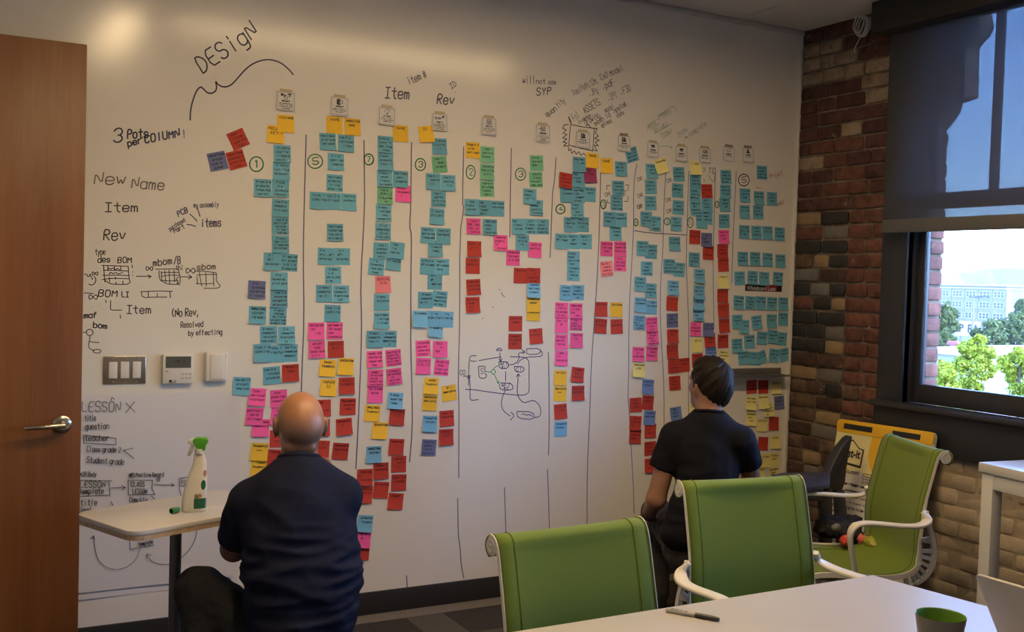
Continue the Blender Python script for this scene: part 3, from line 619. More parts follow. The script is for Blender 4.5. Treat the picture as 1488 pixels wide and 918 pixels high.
# low roofs, white sign, pole
def px_box(name, label, cat, X, x0, y0, x1, y1, depth, m, zb=None):
    a, b = atx(x0, y0, X), atx(x1, y1, X); o = tag(empty(name, (X, a.y, ground_z)), label, cat); z0 = (b.z if zb is None else zb)-ground_z; z1 = a.z-ground_z
    MB().box((0, 0, 0), (depth, b.y-a.y, z1-.3)).build('wall', m, o); MB().box((-.4, .3, z1-.3), (depth+.3, b.y-a.y-.3, z1)).build('roof', mat('pale_roof', (.62, .62, .62), .7), o); return o
px_box('low_building', 'low pale flat-roofed shed between the reveal and lime tree', 'building', 46, 1355, 504, 1398, 540, 6, mat('shed_wall', (.36, .37, .36), .8))
px_box('low_building', 'low pale flat-roofed shed right of the tall lime tree', 'building', 54, 1447, 502, 1520, 540, 6, mat('shed_wall2', (.36, .37, .38), .8))
a, b = atx(1388, 466, 110), atx(1420, 489, 110)
sg = tag(empty('billboard', (110, a.y, b.z)), 'white billboard with large dark capitals half hidden by trees', 'sign')
sw, sh = abs(a.y-b.y), a.z-b.z
MB().box((0, 0, 0), (.4, -sw, sh)).build('panel', mat('sign_white', (.72, .72, .74), .6), sg)
MB().box((.1, -sw*.2, ground_z-b.z), (.35, -sw*.24, 0)).box((.1, -sw*.8, ground_z-b.z), (.35, -sw*.84, 0)).build('posts', M['post_grey'], sg)
text_mesh('lettering', 'ER PA', sh*.78, Matrix.Translation((-.05, -sw*.52, sh*.5)) @ Matrix(((0, 0, -1, 0), (-1, 0, 0, 0), (0, 1, 0, 0), (0, 0, 0, 1))), mat('sign_letters', (.045, .05, .06), .6), sg, bold=.05)
a = atx(1415, 430, 90); pole = MB().tube([(0, 0, ground_z), (0, 0, a.z)], [.14, .10], 8); pole.tube([(0, 0, a.z-.1), (.2, -1.2, a.z), (.2, -1.6, a.z-.1)], .07, 6); pole.tube([(0, 0, a.z-.1), (.2, .7, a.z-.05)], .07, 6)
o = pole.build('utility_pole', M['post_grey'], smooth=True); o.location = (90, a.y, 0); tag(o, 'thin grey utility pole in front of the tan office block', 'pole')
a, b = atx(1376, 495, 60), atx(1391, 502.5, 60)
o = MB().box((0, 0, 0), (.3, -abs(a.y-b.y), a.z-b.z)).build('small_sign', mat('red_sign', (.40, .10, .12), .6), bevel=.03); o.location = (60, a.y, b.z); tag(o, 'small red signboard above the pale shed roof', 'sign')

# daylight haze over the distance
hz = MB().box((24, -600, ground_z-2), (1600, 1500, 60)).build('haze', None)
hm = bpy.data.materials.new('haze'); hm.use_nodes = True; nt = hm.node_tree; nt.nodes.remove(nt.nodes['Principled BSDF'])
vs_ = nt.nodes.new('ShaderNodeVolumeScatter'); vs_.inputs['Density'].default_value = .00022; vs_.inputs['Color'].default_value = (.92, .96, 1, 1); vs_.inputs['Anisotropy'].default_value = .2
nt.links.new(vs_.outputs[0], nt.nodes['Material Output'].inputs['Volume']); hz.data.materials.clear(); hz.data.materials.append(hm); tag(hz, 'thin summer haze over the distant buildings and hill', 'haze', kind='stuff')

# ------------------------------------------------------------------ sticky notes on the whiteboard
CROP = {'A': (300, 110, 4.96), 'B': (300, 280, 4.96), 'C': (300, 450, 4.96), 'D': (300, 620, 4.37), 'E': (580, 110, 4.96), 'F': (580, 280, 4.96), 'G': (580, 450, 4.96), 'H': (860, 120, 4.96),
        'I': (860, 290, 4.96), 'J': (860, 450, 4.96), 'K': (880, 540, 4.96), 'L': (580, 590, 4.96), 'W': (110, 170, 5.248), 'X': (110, 330, 4.83), 'P': (110, 560, 3.167), 'Q': (240, 20, 3.531), 'U': (730, 80, 4.59), 'Z': (0, 0, 1)}
def cpx(c, x, y): o = CROP[c]; return o[0]+x/o[2], o[1]+y/o[2]
NOTES = """
A R 228 458 -22 when|fields|uses the|type
A B 80 615 -11 advertises|groups|type is|member
A R 215 605 -14 advertises|dashboard|which field|type
A Y 570 347 4 TITLE/NAME
A Y 498 423 6 PROJECT|KEY !
A T 545 563 3 0-many *|parts *|(items &|tools)
A T 540 688 . 0-many *|units * *|subset *
A T 405 808 . # has 0-m|products|integrated|(parts)
A T 533 812 . has *|0-m|products|inbound
A Y 922 355 . NAME
A Y 1052 370 4 MARKETING|NAME
A T 873 475 2 has 0-many|products *|last owner|*
A T 1005 488 5 has 0-m|related *|item *
A T 932 620 4 0-1 of|applied *|(sample)
A T 923 773 . has 0-many|products|in line|prod. line
A T 803 900 . has 1|combine
A T 905 905 . has 0-m|values
A T 1022 910 . has 0-m|vouchers
A Y 1398 417 . NAME
A T 1288 495 . 0-m 8-m|part * *|dep. tree|comps
A T 1290 620 . 0-many|products|has it *
A T 1284 742 . 0-many ?|vendor|items *|reviewers
A T 1398 745 4 has 0-many|part|elements
A G 1285 865 . has m|BOM LI *|0 upgrade|no
A P 1415 850 4 manual|list password|1
B T 533 108 . has 0-m|members|(roles) *
B T 532 238 . has 0-m|entities|same *|in two|tables
B T 533 372 . 0-many|implicit|LI template|selected|*
B T 473 495 . 0-1|WFT|selected
B T 595 503 . 0-1 applied|W.F. project|in B.I.N|& complete
B B 362 697 3 0-m|synonyms|stored from|(filters)
B T 523 635 . 0-m|keywords|pilot word
B T 522 762 . has 0-m|keywords|last specific|workproject
B T 367 880 . TRANSACTIONAL|HISTORY|( NO MEMO )
B T 515 890 2 0-many|change|multiple|project type|product line
B T 926 285 . has 0-many|related items|(key party|as orders)
B T 860 458 . 0-m|proj. WFT|selected
B T 977 460 . 0-1|WFT|selected
B T 912 593 . 0-many|L.O.|party year|kids
B T 848 725 . 0-many|comments|as it
B T 970 728 . 0-many|comments|@ mentioned|pdf
B T 908 868 . has 1-m|admins
B T 1276 147 . 0-many|reviews|(and|comments)
B T 1272 278 . 0-m *|change orders|(pilot|from last)
B T 1258 418 . has 1|creator|creator|only
B T 1370 415 7 has|1-m|admins
B T 1347 500 6 has 0-m|friends
B T 1224 532 6 1-m|Inventory|has one|type
B S 1272 660 -2 SERIAL|Y/N
B T 1262 790 . 0-many|projects
B T 1262 920 . has 0-many|listings|in order
C T 447 180 . 0-many|comments|(project|has one)
C T 577 182 . 0-m|comments|to project|is
C T 400 310 . has 1-m|admins
C T 500 315 . has 1|creator
C T 597 312 . has 0-m|released not|members
C T 470 472 -5 has 0-m|related|projects
C R 605 455 -3 PRIORITY|HIGH
C T 253 548 2 has own (1)|project|template
C P 365 628 3 type :|newicloud/|role/must
C P 520 638 -4 type|product long/|relevant text
C P 345 768 2 position /|parts|"bit name"
C P 525 770 2 type|card|to be
C P 390 850 1 [point base|control]
C P 790 153 . configurator|(R)|Y/N
C P 923 152 . part model is|(R) model|new|(numbers)
C P 795 285 -3 weight|type|model/sum|kit )
C R 932 284 -2 CARRIED|W/O
C Y 872 420 3 IMAGE/|THUMBNAIL
C Y 1003 408 2 DESCRIPTION
C Y 878 560 3 OWNER|ID
C R 1010 547 . MODEL|NUMBER
C R 838 708 . name|is|on file
C R 1018 697 . Replaced by|pending|DATE
C R 830 848 . part|set
C R 992 842 -7 Successful|X
C T 1210 210 . 0-many|comments|has it
C T 1315 210 . 0-many|comments|@mentions|?
C P 1212 355 -3 vendor info|similarity|comparison|item
C P 1347 345 -6 position to|quantity|(has part|only add|a bundle)
C P 1217 490 . name/|@ review|group|number but|customers
C P 1352 480 -7 category|percentage|in|actions|room no.
C P 1215 610 . is it used|twice
C K 1360 655 3 0-many|supplies|items
C Y 1195 745 3 IMAGE/MODEL|Thumbnail
C R 1372 772 3 VIEWER|Y/N
C Y 1248 870 2 DESCRIPTION
D Y 335 158 3 Document(s)|===
D Y 335 265 1 :icon/|Thumbnail
D R 455 75 . name|is it|or not
D R 440 197 2 Package|3|listed
D R 728 140 2 2.0|not
D R 850 155 3 component|reservation|O
D R 1205 128 2 reserved
D K 1062 175 -3 TRANSACTIONAL|HISTORY
D R 1107 280 . comes in|connected to
D R 1220 237 -3 charge|point|unit
D R 1005 320 . catalog|url|included
D R 1220 352 -2 service|code
D R 1003 430 1 conversion|list on file
D R 1107 400 2 unit price
D R 1200 472 2 MSRP
D K 1005 613 2 * products/|is good
D P 992 715 1 * entry|#
D R 985 793 1 entry/|rendered out
E Y 195 422 -2 ID
E T 290 510 2 0-many *|visits *|( * *
E G 290 638 -2 has 1-|Boms|(orders)
E T 245 762 2 has 0-1|module|C.O.
E T 353 773 3 has 0-1|pending|C.O.
E Y 530 537 . Integral if|site|part-type?
E G 635 568 . has 1|parent *|Boss *
E G 633 693 . parent m|bom site *|git fr.
E G 633 815 2 has 0-m|child Bom|items *|cable
E G 990 630 2 0-m 5|parent *|spec|* *
E G 985 748 1 has 0-m|Item *|relevant|comp. level
E T 1295 640 . has comp|line *|* * *
E T 1290 750 . has|0-many|step|* *
E Y 1392 612 8 NAME
E M 1375 717 3 test|Boss|*
E R 1197 755 9 has *|table (1)|selected|name by
E T 1205 858 2 control|number *
E T 1290 862 2 has tags|job *|element|group
E T 1372 855 4 has many|count
F T 283 45 . has 1|parent|article *|Locate *
F T 272 170 . 0-many|project
F T 207 307 . has 0-m|policy has|listed BOM
F T 317 313 . has 0-m|line internal
F T 260 402 2 has 0-many|lines of|* items
F T 203 530 . with 0-m|WFT allowed
F T 308 535 . has 0-1|WFT added|done
F T 256 640 2 0-1|WF|applied
F T 188 773 1 0-many|comments|as it
F T 293 765 5 0-many|comments|@mentions|on the
G K 148 65 2 2 creator
G K 245 65 . 1-m|admins
G K 337 70 2 1-m|following
G K 262 138 5 0-m|viewers
F T 522 103 2 has|0-many|counter
F T 612 110 2 has|0-many|based|admin
F T 708 115 3 has 0-many|elements *|* *
F P 535 242 2 type :|BOM, item,|ECO, no|version
F T 652 247 3 BOM 2GEN|nodes,|many|line no. only
F R 540 405 2 BOM LI|unit
F R 530 527 2 value|quantity
F R 535 680 -3 component|(real value|practice
F R 530 808 -2 Tertiary|code|not|unit
F P 730 360 . combine|graphic|of|who say?
F P 820 468 3 conversion|? optional|is in the
F T 887 360 2 0-many|of boss|is|***
F P 978 412 4 material|position
E T 940 870 4 0-many|assoc.|of it *
F T 988 107 4 0-many|manual|quantity|? relation
F T 858 243 2 has|0-many|values
F T 947 243 2 of *|0-many|element|admins
F T 1032 245 2 has|cable|by party|transaction
F R 873 597 . quantity
F R 967 597 . Part|#|quantity|price
F K 967 700 . assumed|has 0-many|element
F Y 967 803 1 Transaction|member
F Y 967 868 . Where is|template
G R 838 100 . conversion|* comment *
G R 835 228 . comment|on update|done
G R 985 190 -4 RE:|price unit
F T 1282 125 1 0-many|help?|next|build #
F T 1232 230 . has 0-1|identity|CO *
F T 1322 230 2 has 0-1|Printing|C.O.
F T 1168 350 . has 0-m|WFT items
F T 1253 352 . has 0-1|WFT|added
F T 1343 352 2 has 0-1|L.T.|item
F T 1255 475 2 0-many|based|party has|take
F T 1255 580 2 category|has a|source|no
F K 1202 720 4 0-many|comment|as it
F K 1287 718 2 0-many|comment|@mentions|as
F P 1170 845 2 Parts|Y/N (?)|to access|of only
F P 1273 850 1 item code|it was|has|1999
G P 1170 5 1 0-many|by day
G P 1275 95 3 is|the|heavy|materials|production
G P 1170 113 . serial|#
G P 1168 232 1 Friend/|behind|chains
G P 1277 220 1 location|Y/N
G P 1168 348 2 User|(1)|has parts
G Y 1162 490 1 Tertiary
G R 1285 468 5 change|able|section
G Y 1160 605 1 Description|===
G R 1288 600 -2 source|number
G R 1162 732 -6 Entered|Y/N
G K 1163 858 -3 Transaction|History
G P 172 278 -4 attached|boolean|(total only|unhappy
G P 295 283 . RULE|in|BOM
G P 173 405 1 Country|Y/N (?)
G P 305 415 4 Reliability|Date|(last out|vendor code
G Y 230 548 2 IMAGE/|Thumbnail
G Y 220 668 3 manufacturer|description
G Y 360 600 -9 Bill|description
G K 220 820 1 Transaction|History
G R 342 782 -5 Used in|Instructions
L R 338 222 -3 MODEL|NOT
L B 213 297 2 has 8-m|symbol|list of|app only
H Y 105 600 2 NAME
H T 210 622 3 1-many|period|ord *|* *
H T 287 520 -13 complete|build *|service?|customer
H T 188 760 2 has many|items *|(sold up)|in sub
H T 178 870 3 has 0-m|matter &|(tools to|level name
I T 125 140 2 0-many|attr easy|items
I T 208 145 2 0-many|components
I T 170 240 2 customer|0-many|items
I P 105 355 3 checklists|list: copy|base
I P 203 355 1 Carried type|content / No|whole list
I P 203 462 2 is a|new type|has kept|open
I S 105 497 -4 Build -|(where|made by|build by)
I R 67 790 1 attribute
I Y 176 793 1 Attributes
J R 62 117 5 part #|unused
J R 178 120 -2 unit|expression
H T 430 638 2 0-many|parts|Test *
H L 497 600 -11 Done/No
H T 425 752 1 0-many|parallel|out of
H T 423 868 1 0-many|orders *|last one
I T 390 138 3 0-many|order|has done|for
I T 455 172 4 has 0-many|WFT|part|needed
I T 363 350 3 has 0-m|identity|C.O. *
I T 428 375 4 has 0-1|pending|C.O. *
I T 395 497 2 linked|name|member|seconds
I T 347 608 3 0-many|contents|as is
I T 423 655 3 0-many|comment|(@ mentions|#
I K 347 757 3 has 2 bug|Attachments
I K 428 775 3 1-many|followers
J K 340 90 2 has many|IF only|or a|BI type|numbers
J P 430 105 -3 Parts by|any other|role *|to B
J P 437 200 -3 Details|blocks|shown|more|complete list
J P 333 320 2 customer|all|moderated
J P 432 315 2 Site number|BOM #|history
J L 335 432 3 Associated|with
J V 403 553 2 Transaction|History
J R 315 685 -4 sub|order|code
J R 402 668 3 Property|number
K R 213 370 2 main|order cost|is
K R 212 465 1 of supplies|added to|number
K V 315 332 1 (product|controller)
K R 321 425 -2 priority|list|has it
K R 320 553 -5 product|of all|module
K R 322 675 -4 account|team|is in it
H T 625 660 2 has 0-1|PO appt *|support 6
H T 617 778 4 has 0-1|BOM appl|* is
H T 622 900 5 has 0-1|need|assigned to
I T 607 175 4 has 1|* main|by month|*
I T 595 318 . 0-many|outside
I T 555 480 2 Workflow|for all|and to it|notes also
I T 630 505 5 0-many|3-m ***|updated
I K 585 635 3 1-many|comments|as it
I R 578 750 4 A review
I B 580 870 -2 user is|BOM|has site
J R 582 190 . is the|SKU|is *
J R 580 300 -2 or more|than 2
J R 588 405 -3 list *|in total|unplaced|no code
J R 665 398 -5 items cost|model
J R 597 527 -5 cost|table|has it|(order)
J V 605 750 -9 BIL|save|report
J V 600 858 -6 list
H L 747 615 2 1-day
H T 745 715 3 0-many|party *|starting
H T 742 815 . 0-many|parts *|pending
H R 828 783 1 one (1)|customer|at a|time
I T 745 62 2 has 0-m|WFT|needed by|selected
I T 828 40 3 part|last *|notes
I T 790 155 2 ( *|shipments
I T 828 130 3 has m|user /|making
I R 742 270 4 0-many|pending
I B 825 290 3 Ups|case|number
I R 838 382 5 simple|is|combine
I T 737 432 3 0-many|items *|(months)|#
I K 773 550 2 0-many|comments|in it
I K 770 667 2 has 2-m|template|in sort
I K 768 745 2 1-m|needs
I K 766 822 2 on|boundary|set|always
J P 747 140 2 for|Computers|or mandates|(?)
J B 837 143 1 has 2|Source
J L 755 255 -2 ID #
J R 850 220 -5 part|number|stop
J V 857 320 -4 has many|timeline|items
J R 760 365 -3 A parent|only
H T 965 680 2 has 8-m|items too|by notes|as due
H T 962 785 2 has 0-m|Schedulers|range *
H T 958 880 1 has 1|owner|* 6 *
I T 953 155 1 0-many|modules|5-10
I P 950 268 1 type for|quote|free
I R 942 372 2 it's part|always|needed
I R 947 470 -1 as many|in it
I L 945 590 1 ( board )
I R 942 695 1 stop on
I R 945 800 -3 order|is
J R 950 5 -2 the|unit
J R 953 115 -3 is full
J R 945 227 -2 needs|tracing
J L 948 340 2 They're|the basic|pages
H T 1225 648 4 has many|element|code, work|order pass
H T 1102 812 3 0-m comp|quantity|items
H T 1203 832 3 0-m comp|order more|*
H T 1297 838 4 0-many|location|order
I T 1100 88 3 has many|bill line
I T 1198 92 3 0-many|more *|order sub
I T 1098 233 3 0-m comp|part link|in log
I T 1185 238 2 0-many|order|ramp party
I T 1265 240 2 0-many|list item
I T 1352 248 4 0-many|of last|item system
I T 1087 425 2 0-many|comp|has next
I T 1175 427 3 0-many|comp last|seq
I T 1265 433 3 0-many|last item
I T 1358 443 2 0-m comp|more one
I T 1065 567 -1 0-many|comp as|unit
I T 1157 563 4 has *|complete|item last
I T 1240 570 4 0-many|review *
I T 1340 570 4 last item|comp|needed
I T 1057 740 4 0-m comp|expense|may vary
I T 1142 745 4 list|0-many|time|as is
I T 1217 745 3 0-many|has items
I T 1297 750 3 last items|complete|as *
I T 1378 752 2 last many|expense
J T 1047 85 -1 0-many|comp as|is
J T 1095 120 3 more|* items
J T 1187 90 -6 has 0-m|requests|as *
J T 1295 80 2 has 0-m|many
J T 1378 68 2 last many|has it
J T 1225 205 4 0-many|needs
J T 1300 192 3 list *|complete|many
J T 1370 210 4 in *|needed|as it
J T 1043 257 -3 has 0-m|complete|order list
J T 1135 230 -3 1-complete|assets
J T 1090 345 -7 1-many|needed
J T 1157 350 3 0-many|has *
J T 1220 345 -20 0-many|outlook
J T 1312 330 6 list all|(when last|it is
J T 1385 325 -10 0-many|complete
J R 1150 555 . is|more one|assembly
J R 1235 555 . last|documents
J L 1327 557 -3 entry
J L 1143 672 2 Text down|last item
J L 1232 662 . Show down
J L 1272 718 -5 Who is|the good|standard|as
J B 1350 668 -6 code|needed *|worth it
J L 1145 785 1 Attachable|only|only
J L 1225 830 1 photos
J R 1310 820 -1 as *|is in
K R 1133 517 1 is
K L 1220 505 -2 date
K L 1218 633 -3 Thank|you
K L 1150 640 1 order
K L 1110 735 -2 notes
K L 1210 735 -9 Customers|later
K L 642 280 . code
"""
COLX = [(0, 442), (442, 526), (526, 597.5), (597.5, 670), (670, 741), (741, 803), (803, 868), (868, 920), (920, 964), (964, 1000), (1000, 1038), (1038, 1066), (1066, 1170)]
ORD = ['first', 'second', 'third', 'fourth', 'fifth', 'sixth', 'seventh', 'eighth', 'ninth', 'tenth', 'eleventh', 'twelfth', 'thirteenth']
ORDR = ORD+['fourteenth', 'fifteenth', 'sixteenth', 'seventeenth', 'eighteenth', 'nineteenth', 'twentieth', 'twenty-first', 'twenty-second', 'twenty-third', 'twenty-fourth', 'twenty-fifth', 'twenty-sixth', 'twenty-seventh', 'twenty-eighth', 'twenty-ninth', 'thirtieth', 'thirty-first', 'thirty-second', 'thirty-third', 'thirty-fourth', 'thirty-fifth']
S = 0.0762
notes = []
for line in NOTES.strip().split('\n'):
    c, col, x, y, rot, txt = line.split(' ', 5); px, py = cpx(c, float(x), float(y)); p = aty(px, py)
    nat = math.degrees(math.atan2(490-py, 3511-px)); r = (RND.uniform(-1.6, 1.6) if rot == '.' else float(rot)-nat)
    notes.append(dict(col=col, px=px, py=py, x=p.x, z=p.z, rot=math.radians(r), txt=txt.split('|')))
notes.sort(key=lambda n: (n['z']-.25*n['x']))        # low and right-hand ones were stuck first
for i, n in enumerate(notes):
    n['lay'] = 0; n['curl'] = RND.uniform(.002, .009)
    if n['col'] in 'KVL' and RND.random() < .6: n['curl'] = RND.uniform(.009, .016)
    for m in notes[:i]:
        if abs(m['x']-n['x']) < S*.97 and abs(m['z']-n['z']) < S*.97:
            n['lay'] = max(n['lay'], m['lay']+1)
    # what lies under another note stays flat
for i, n in enumerate(notes):
    for m in notes[i+1:]:
        if abs(m['x']-n['x']) < S and abs(m['z']-n['z']) < S and m['z'] < n['z']+.02: n['curl'] = .0006
# row and place of each note inside its column, for its label
cols = {}
for n in notes:
    ci = next(i for i, (a, b) in enumerate(COLX) if a <= n['px'] < b); n['ci'] = ci; cols.setdefault(ci, []).append(n)
for ci, L_ in cols.items():
    L_.sort(key=lambda n: n['py']); rows = []; pitch = 12 if ci < 8 else 9
    for n in L_:
        if rows and n['py']-rows[-1][0]['py'] < pitch: rows[-1].append(n)
        else: rows.append([n])
    for ri, row in enumerate(rows):
        row.sort(key=lambda n: n['px'])
        for k, n in enumerate(row): n['row'] = ri+1; n['pos'] = '' if len(row) == 1 else (['door-side', 'window-side'] if len(row) == 2 else ['door-side', 'middle', 'window-side'] if len(row) == 3 else ['door-side', 'second', 'third', 'window-side'] if len(row) == 4 else ['door-side', 'second', 'middle', 'fourth', 'window-side', 'sixth'])[k]
        for n in row: n['last'] = ri == len(rows)-1
def note_surface(n):
    """maps a point of the note (u right, v up from its centre) to its place on the wall, with the curl of its free lower edge"""
    cr, sr = math.cos(n['rot']), math.sin(n['rot']); off = .0006+.0011*n['lay']
    def f(u, v, lift=0.0):
        t = min(max((S*.28-v)/(S*.78), 0), 1); y = -(off+n['curl']*t*t+lift)
        return (u*cr+v*sr, y, -u*sr+v*cr)
    return f
def note_mesh(n, mb, at=(0, 0, 0)):
    f = note_surface(n); vv = [S/2, S*.28, S*.1, -S*.1, -S*.3, -S/2]; P = []
    for v in vv: P.append([tuple(a+b for a, b in zip(f(u_, v), at)) for u_ in (-S/2, 0, S/2)])
    mb.grid(P); h = len(mb.v)
def note_ink(n, mb, at=(0, 0, 0), mi=0):
    f = note_surface(n); R = random.Random(int(n['px']*13+n['py']*7)); lines = n['txt']; big = max(len(l) for l in lines) <= 7 and len(lines) <= 2
    lh = .0185 if len(lines) <= 3 else S*.92/len(lines); caph = min(.0115 if big else .0088, lh*.62); y = S*.5-.006-caph*1.15
    for l in lines:
        wd = min(S*.84, len(l)*caph*(.92 if big else .80)); x0 = -S*.44+R.uniform(0, .010)+ (S*.88-wd)*(.35 if len(lines) <= 2 else R.uniform(0, .5))
        x0 = min(x0, S*.46-wd)
        for q_ in range(l.count('*') if n['col'] in 'TKG' else 0):
            uu, vv, rr_ = R.uniform(-.1, .42)*S, R.uniform(-.40, .30)*S, .0022
            mb.add([tuple(p+q for p, q in zip(f(uu+rr_*math.cos(t*PI/3), vv+rr_*math.sin(t*PI/3), .0007), at)) for t in range(6)], [(0, 1, 2, 3, 4, 5)], R.choice((2, 3)))
        l = l.replace('*', ' ').rstrip() if n['col'] in 'TKG' else l
        if not l.strip(): y -= lh; continue
        ribbons(mb, hand(l, caph, wd, rnd=R, jit=.55), .0019, lambda a, b: tuple(p+q for p, q in zip(f(x0+a, y+b, .0005), at)), mi); y -= lh
INKM = {'R': 'ink_onred', 'M': 'ink_onred', 'P': 'ink_onpink', 'S': 'ink_onpink'}
big = sorted(notes, key=lambda n: -((FPX/((Vector((n['x'], 0, n['z']))-CAM).dot(_f)))**2)*abs((Vector((n['x'], 0, n['z']))-CAM).normalized().y))
KEEP = set(id(n) for n in big[:318])
GR = {k: '%s sticky notes on the whiteboard wall' % v[0] for k, v in NOTE.items()}
for n in notes:
    if id(n) not in KEEP: continue
    mb = MB(); note_mesh(n, mb); o = mb.build('sticky_note', M['note_'+n['col']], recalc=False, smooth='all'); o.location = (n['x'], 0, n['z'])
    head = NOTE[n['col']][0]; rd = ' '.join(n['txt']).lower().replace('/', ' ')
    words_ = (' reading ' + rd) if n['col'] in 'YS' and len(rd.split()) <= (2 if not n['pos'] else 1) and rd.replace(' ', '').replace('/', '').isalpha() else ''
    tag(o, '%s sticky note%s, %s row of the %s column from the door%s' % (head, words_, ORDR[n['row']-1], ORD[n['ci']], (', '+n['pos']+('' if words_ else ' one')) if n['pos'] else ''), 'sticky note', GR[n['col']])
    ib = MB(); note_ink(n, ib); ib.build('handwriting', [M[INKM.get(n['col'], 'ink_note')], M['ink_onred'], M['dot_pink'], M['dot_white']], o, recalc=False)
rest = [n for n in notes if id(n) not in KEEP]
if rest:
    mb = MB(); mk = list(NOTE)
    for n in rest:
        b0 = len(mb.m); note_mesh(n, mb, (n['x'], 0, n['z'])); mb.m[b0:] = [mk.index(n['col'])]*(len(mb.m)-b0)
    o = mb.build('sticky_notes', [M['note_'+k] for k in mk], recalc=False, smooth='all'); tag(o, 'many small sticky notes crowding the window end of the whiteboard', 'sticky notes', kind='stuff')
    ib = MB()
    for n in rest: note_ink(n, ib, (n['x'], 0, n['z']), 1 if n['col'] in 'RM' else 0)
    tag(ib.build('handwriting', [M['ink_note'], M['ink_onred'], M['dot_pink'], M['dot_white']], o, recalc=False), kind='stuff')

# ------------------------------------------------------------------ writing and drawing straight on the board
def wallpt(c, y=-.0006):
    def f(a, b): p = aty(*cpx(c, a, b)); return (p.x, y, p.z)
    return f
def strokes(name, c, polys, m='ink_dark', w=.0045, smooth=2, parent=wall_back, y=-.0006):
    mb = MB(); f = wallpt(c, y); out = []
    for s in polys:
        pl = [tuple(float(q) for q in t.split(',')) for t in s.split()]; pl = chaikin(pl, smooth) if smooth else pl
        out.append([(f(*p)[0], f(*p)[2]) for p in pl])
    ribbons(mb, out, w, lambda a, b: (a, y, b)); return mb.build(name, M[m], parent, recalc=False)
def write(name, c, items, m='ink_dark', w=.0042, parent=wall_back, y=-.0006, smooth=1, jit=.4):
    """items: (x, y, cap height, angle up, width, text) in crop pixels"""
    mb = MB(); f = wallpt(c, y); R = random.Random(len(name)+len(items[0][5])); w_ = w
    for x0, y0, cp, ang, wd, t in items:
        w = min(w_, max(.0026, .19*cp/CROP[c][2]*.00285), max(.0024, .27*wd/len(t)/CROP[c][2]*.00285))
        ca, sa = math.cos(math.radians(ang)), math.sin(math.radians(ang))
        pls = [[(lambda q: (q[0], q[2]))(f(x0+a*ca-b*sa, y0-a*sa-b*ca)) for a, b in pl] for pl in hand(t, cp, wd, smooth=smooth, rnd=R, jit=jit, slant=R.uniform(.02, .16))]
        ribbons(mb, pls, w, lambda a, b: (a, y, b))
    return mb.build(name, M[m], parent, recalc=False)
LN = ["444.8,196 442,295 440.5,372 441.8,465 439,530 437.7,575", "528.8,204 529.2,295 530,280 530,300 523.8,409 525.4,465 524.8,510 519.7,635 517,681", "598,207 597,265 597,297 595,330 598,340 597,401 596.8,465 596.7,502 599,579 599,626 595,671", "590.5,836 591.8,853"]
LN[1] = "528.8,204 529.2,250 530,300 523.8,409 525.4,465 524.8,510 519.7,635 517,681"
strokes('marker_line', 'Z', LN, 'ink_line', .0055, 1)
strokes('marker_line', 'Z', ["673.7,213 671.7,295 674,302 668,340 668,465 665.7,550 666.7,579 667,600 666.5,694", "665,724 665.7,775 669,800 670,820 674,840", "743,215 741.5,280 740.7,344.5", "733,708 735,775", "807.8,229 806,260", "802.8,280 799.3,374", "806,260 802.8,280", "796.7,512 798,560 798,635 796.7,661", "795.3,682 798.3,769", "872.5,251 872,290 869,383 863,475 859,494 856,635 859,590 852.6,687 853,762"][:8]+["795.3,682 797,720 798.3,769", "872.5,251 872,290 869,383 863,475 859,530 857,600 853,687 853,762"], 'ink_line', .005, 1)
strokes('marker_line', 'Z', ["925,238 920.5,269 920.5,334 918.5,371 914,450 913.4,549 912,578 914,592 916.7,645 920,701 921.3,745", "967.5,249 964.8,290 963,371 960,403 958.8,460 962,510 965,571 964.8,621", "1000.5,249 999.7,290 997,371 998,411 1001,475 1000,563 1000.5,609", "1039.4,246 1038.4,290 1035.8,379 1037.4,478", "1069.7,249 1067.7,290 1063.6,383 1063.6,411"], 'ink_line2', .0045, 1)
strokes('marker_line', 'Z', ["921.5,335 942.7,338.4 997,341.4"], 'ink_line', .0045, 1)
def circ(x, y, rx, ry, n=14, a0=.4):
    return ' '.join('%.1f,%.1f' % (x+rx*math.cos(a0+2*PI*1.04*i/n), y+ry*math.sin(a0+2*PI*1.04*i/n)) for i in range(n+1))
for c, x, y, rx, ry, ch, m in (('A', 360, 637, 50, 54, '1', 'ink_green'), ('A', 783, 617, 54, 52, '5', 'ink_green'), ('A', 1170, 603, 34, 40, '7', 'ink_green'), ('E', 153, 640, 38, 44, '3', 'ink_green'), ('E', 515, 695, 33, 50, '2', 'ink_green'), ('E', 875, 710, 38, 45, '3', 'ink_green'),
                               ('F', 1162, 118, 33, 34, '4', 'ink_green'), ('H', 83, 877, 20, 32, '3', 'ink_green'), ('H', 903, 878, 15, 24, '3', 'ink_green'), ('I', 317, 163, 15, 26, '4', 'ink_green'), ('I', 543, 157, 22, 25, '2', 'ink_green'), ('I', 710, 165, 20, 38, '5', 'ink_green'), ('H', 1095, 702, 39, 43, '5', 'ink_dark')):
    strokes('circled_numeral', c, [circ(x, y, rx, ry)], m, .0058, 1)
    write('circled_numeral', c, [(x-rx*.35, y+ry*.45, ry*.95, 4, rx*.8, ch)], m, .0062, jit=.1)
write('heading_writing', 'Q', [(195, 305, 88, 34.5, 345, 'DESigN')], 'ink_navy', .0062, jit=.2)
strokes('marker_flourish', 'Q', ["128,545 130,490 143,440 160,395 182,372 198,388 222,410 250,405 266,385 258,342 268,362 300,378 338,368 372,330 420,275 470,245 530,232 590,248 630,280 657,312"], 'ink_navy', .006)
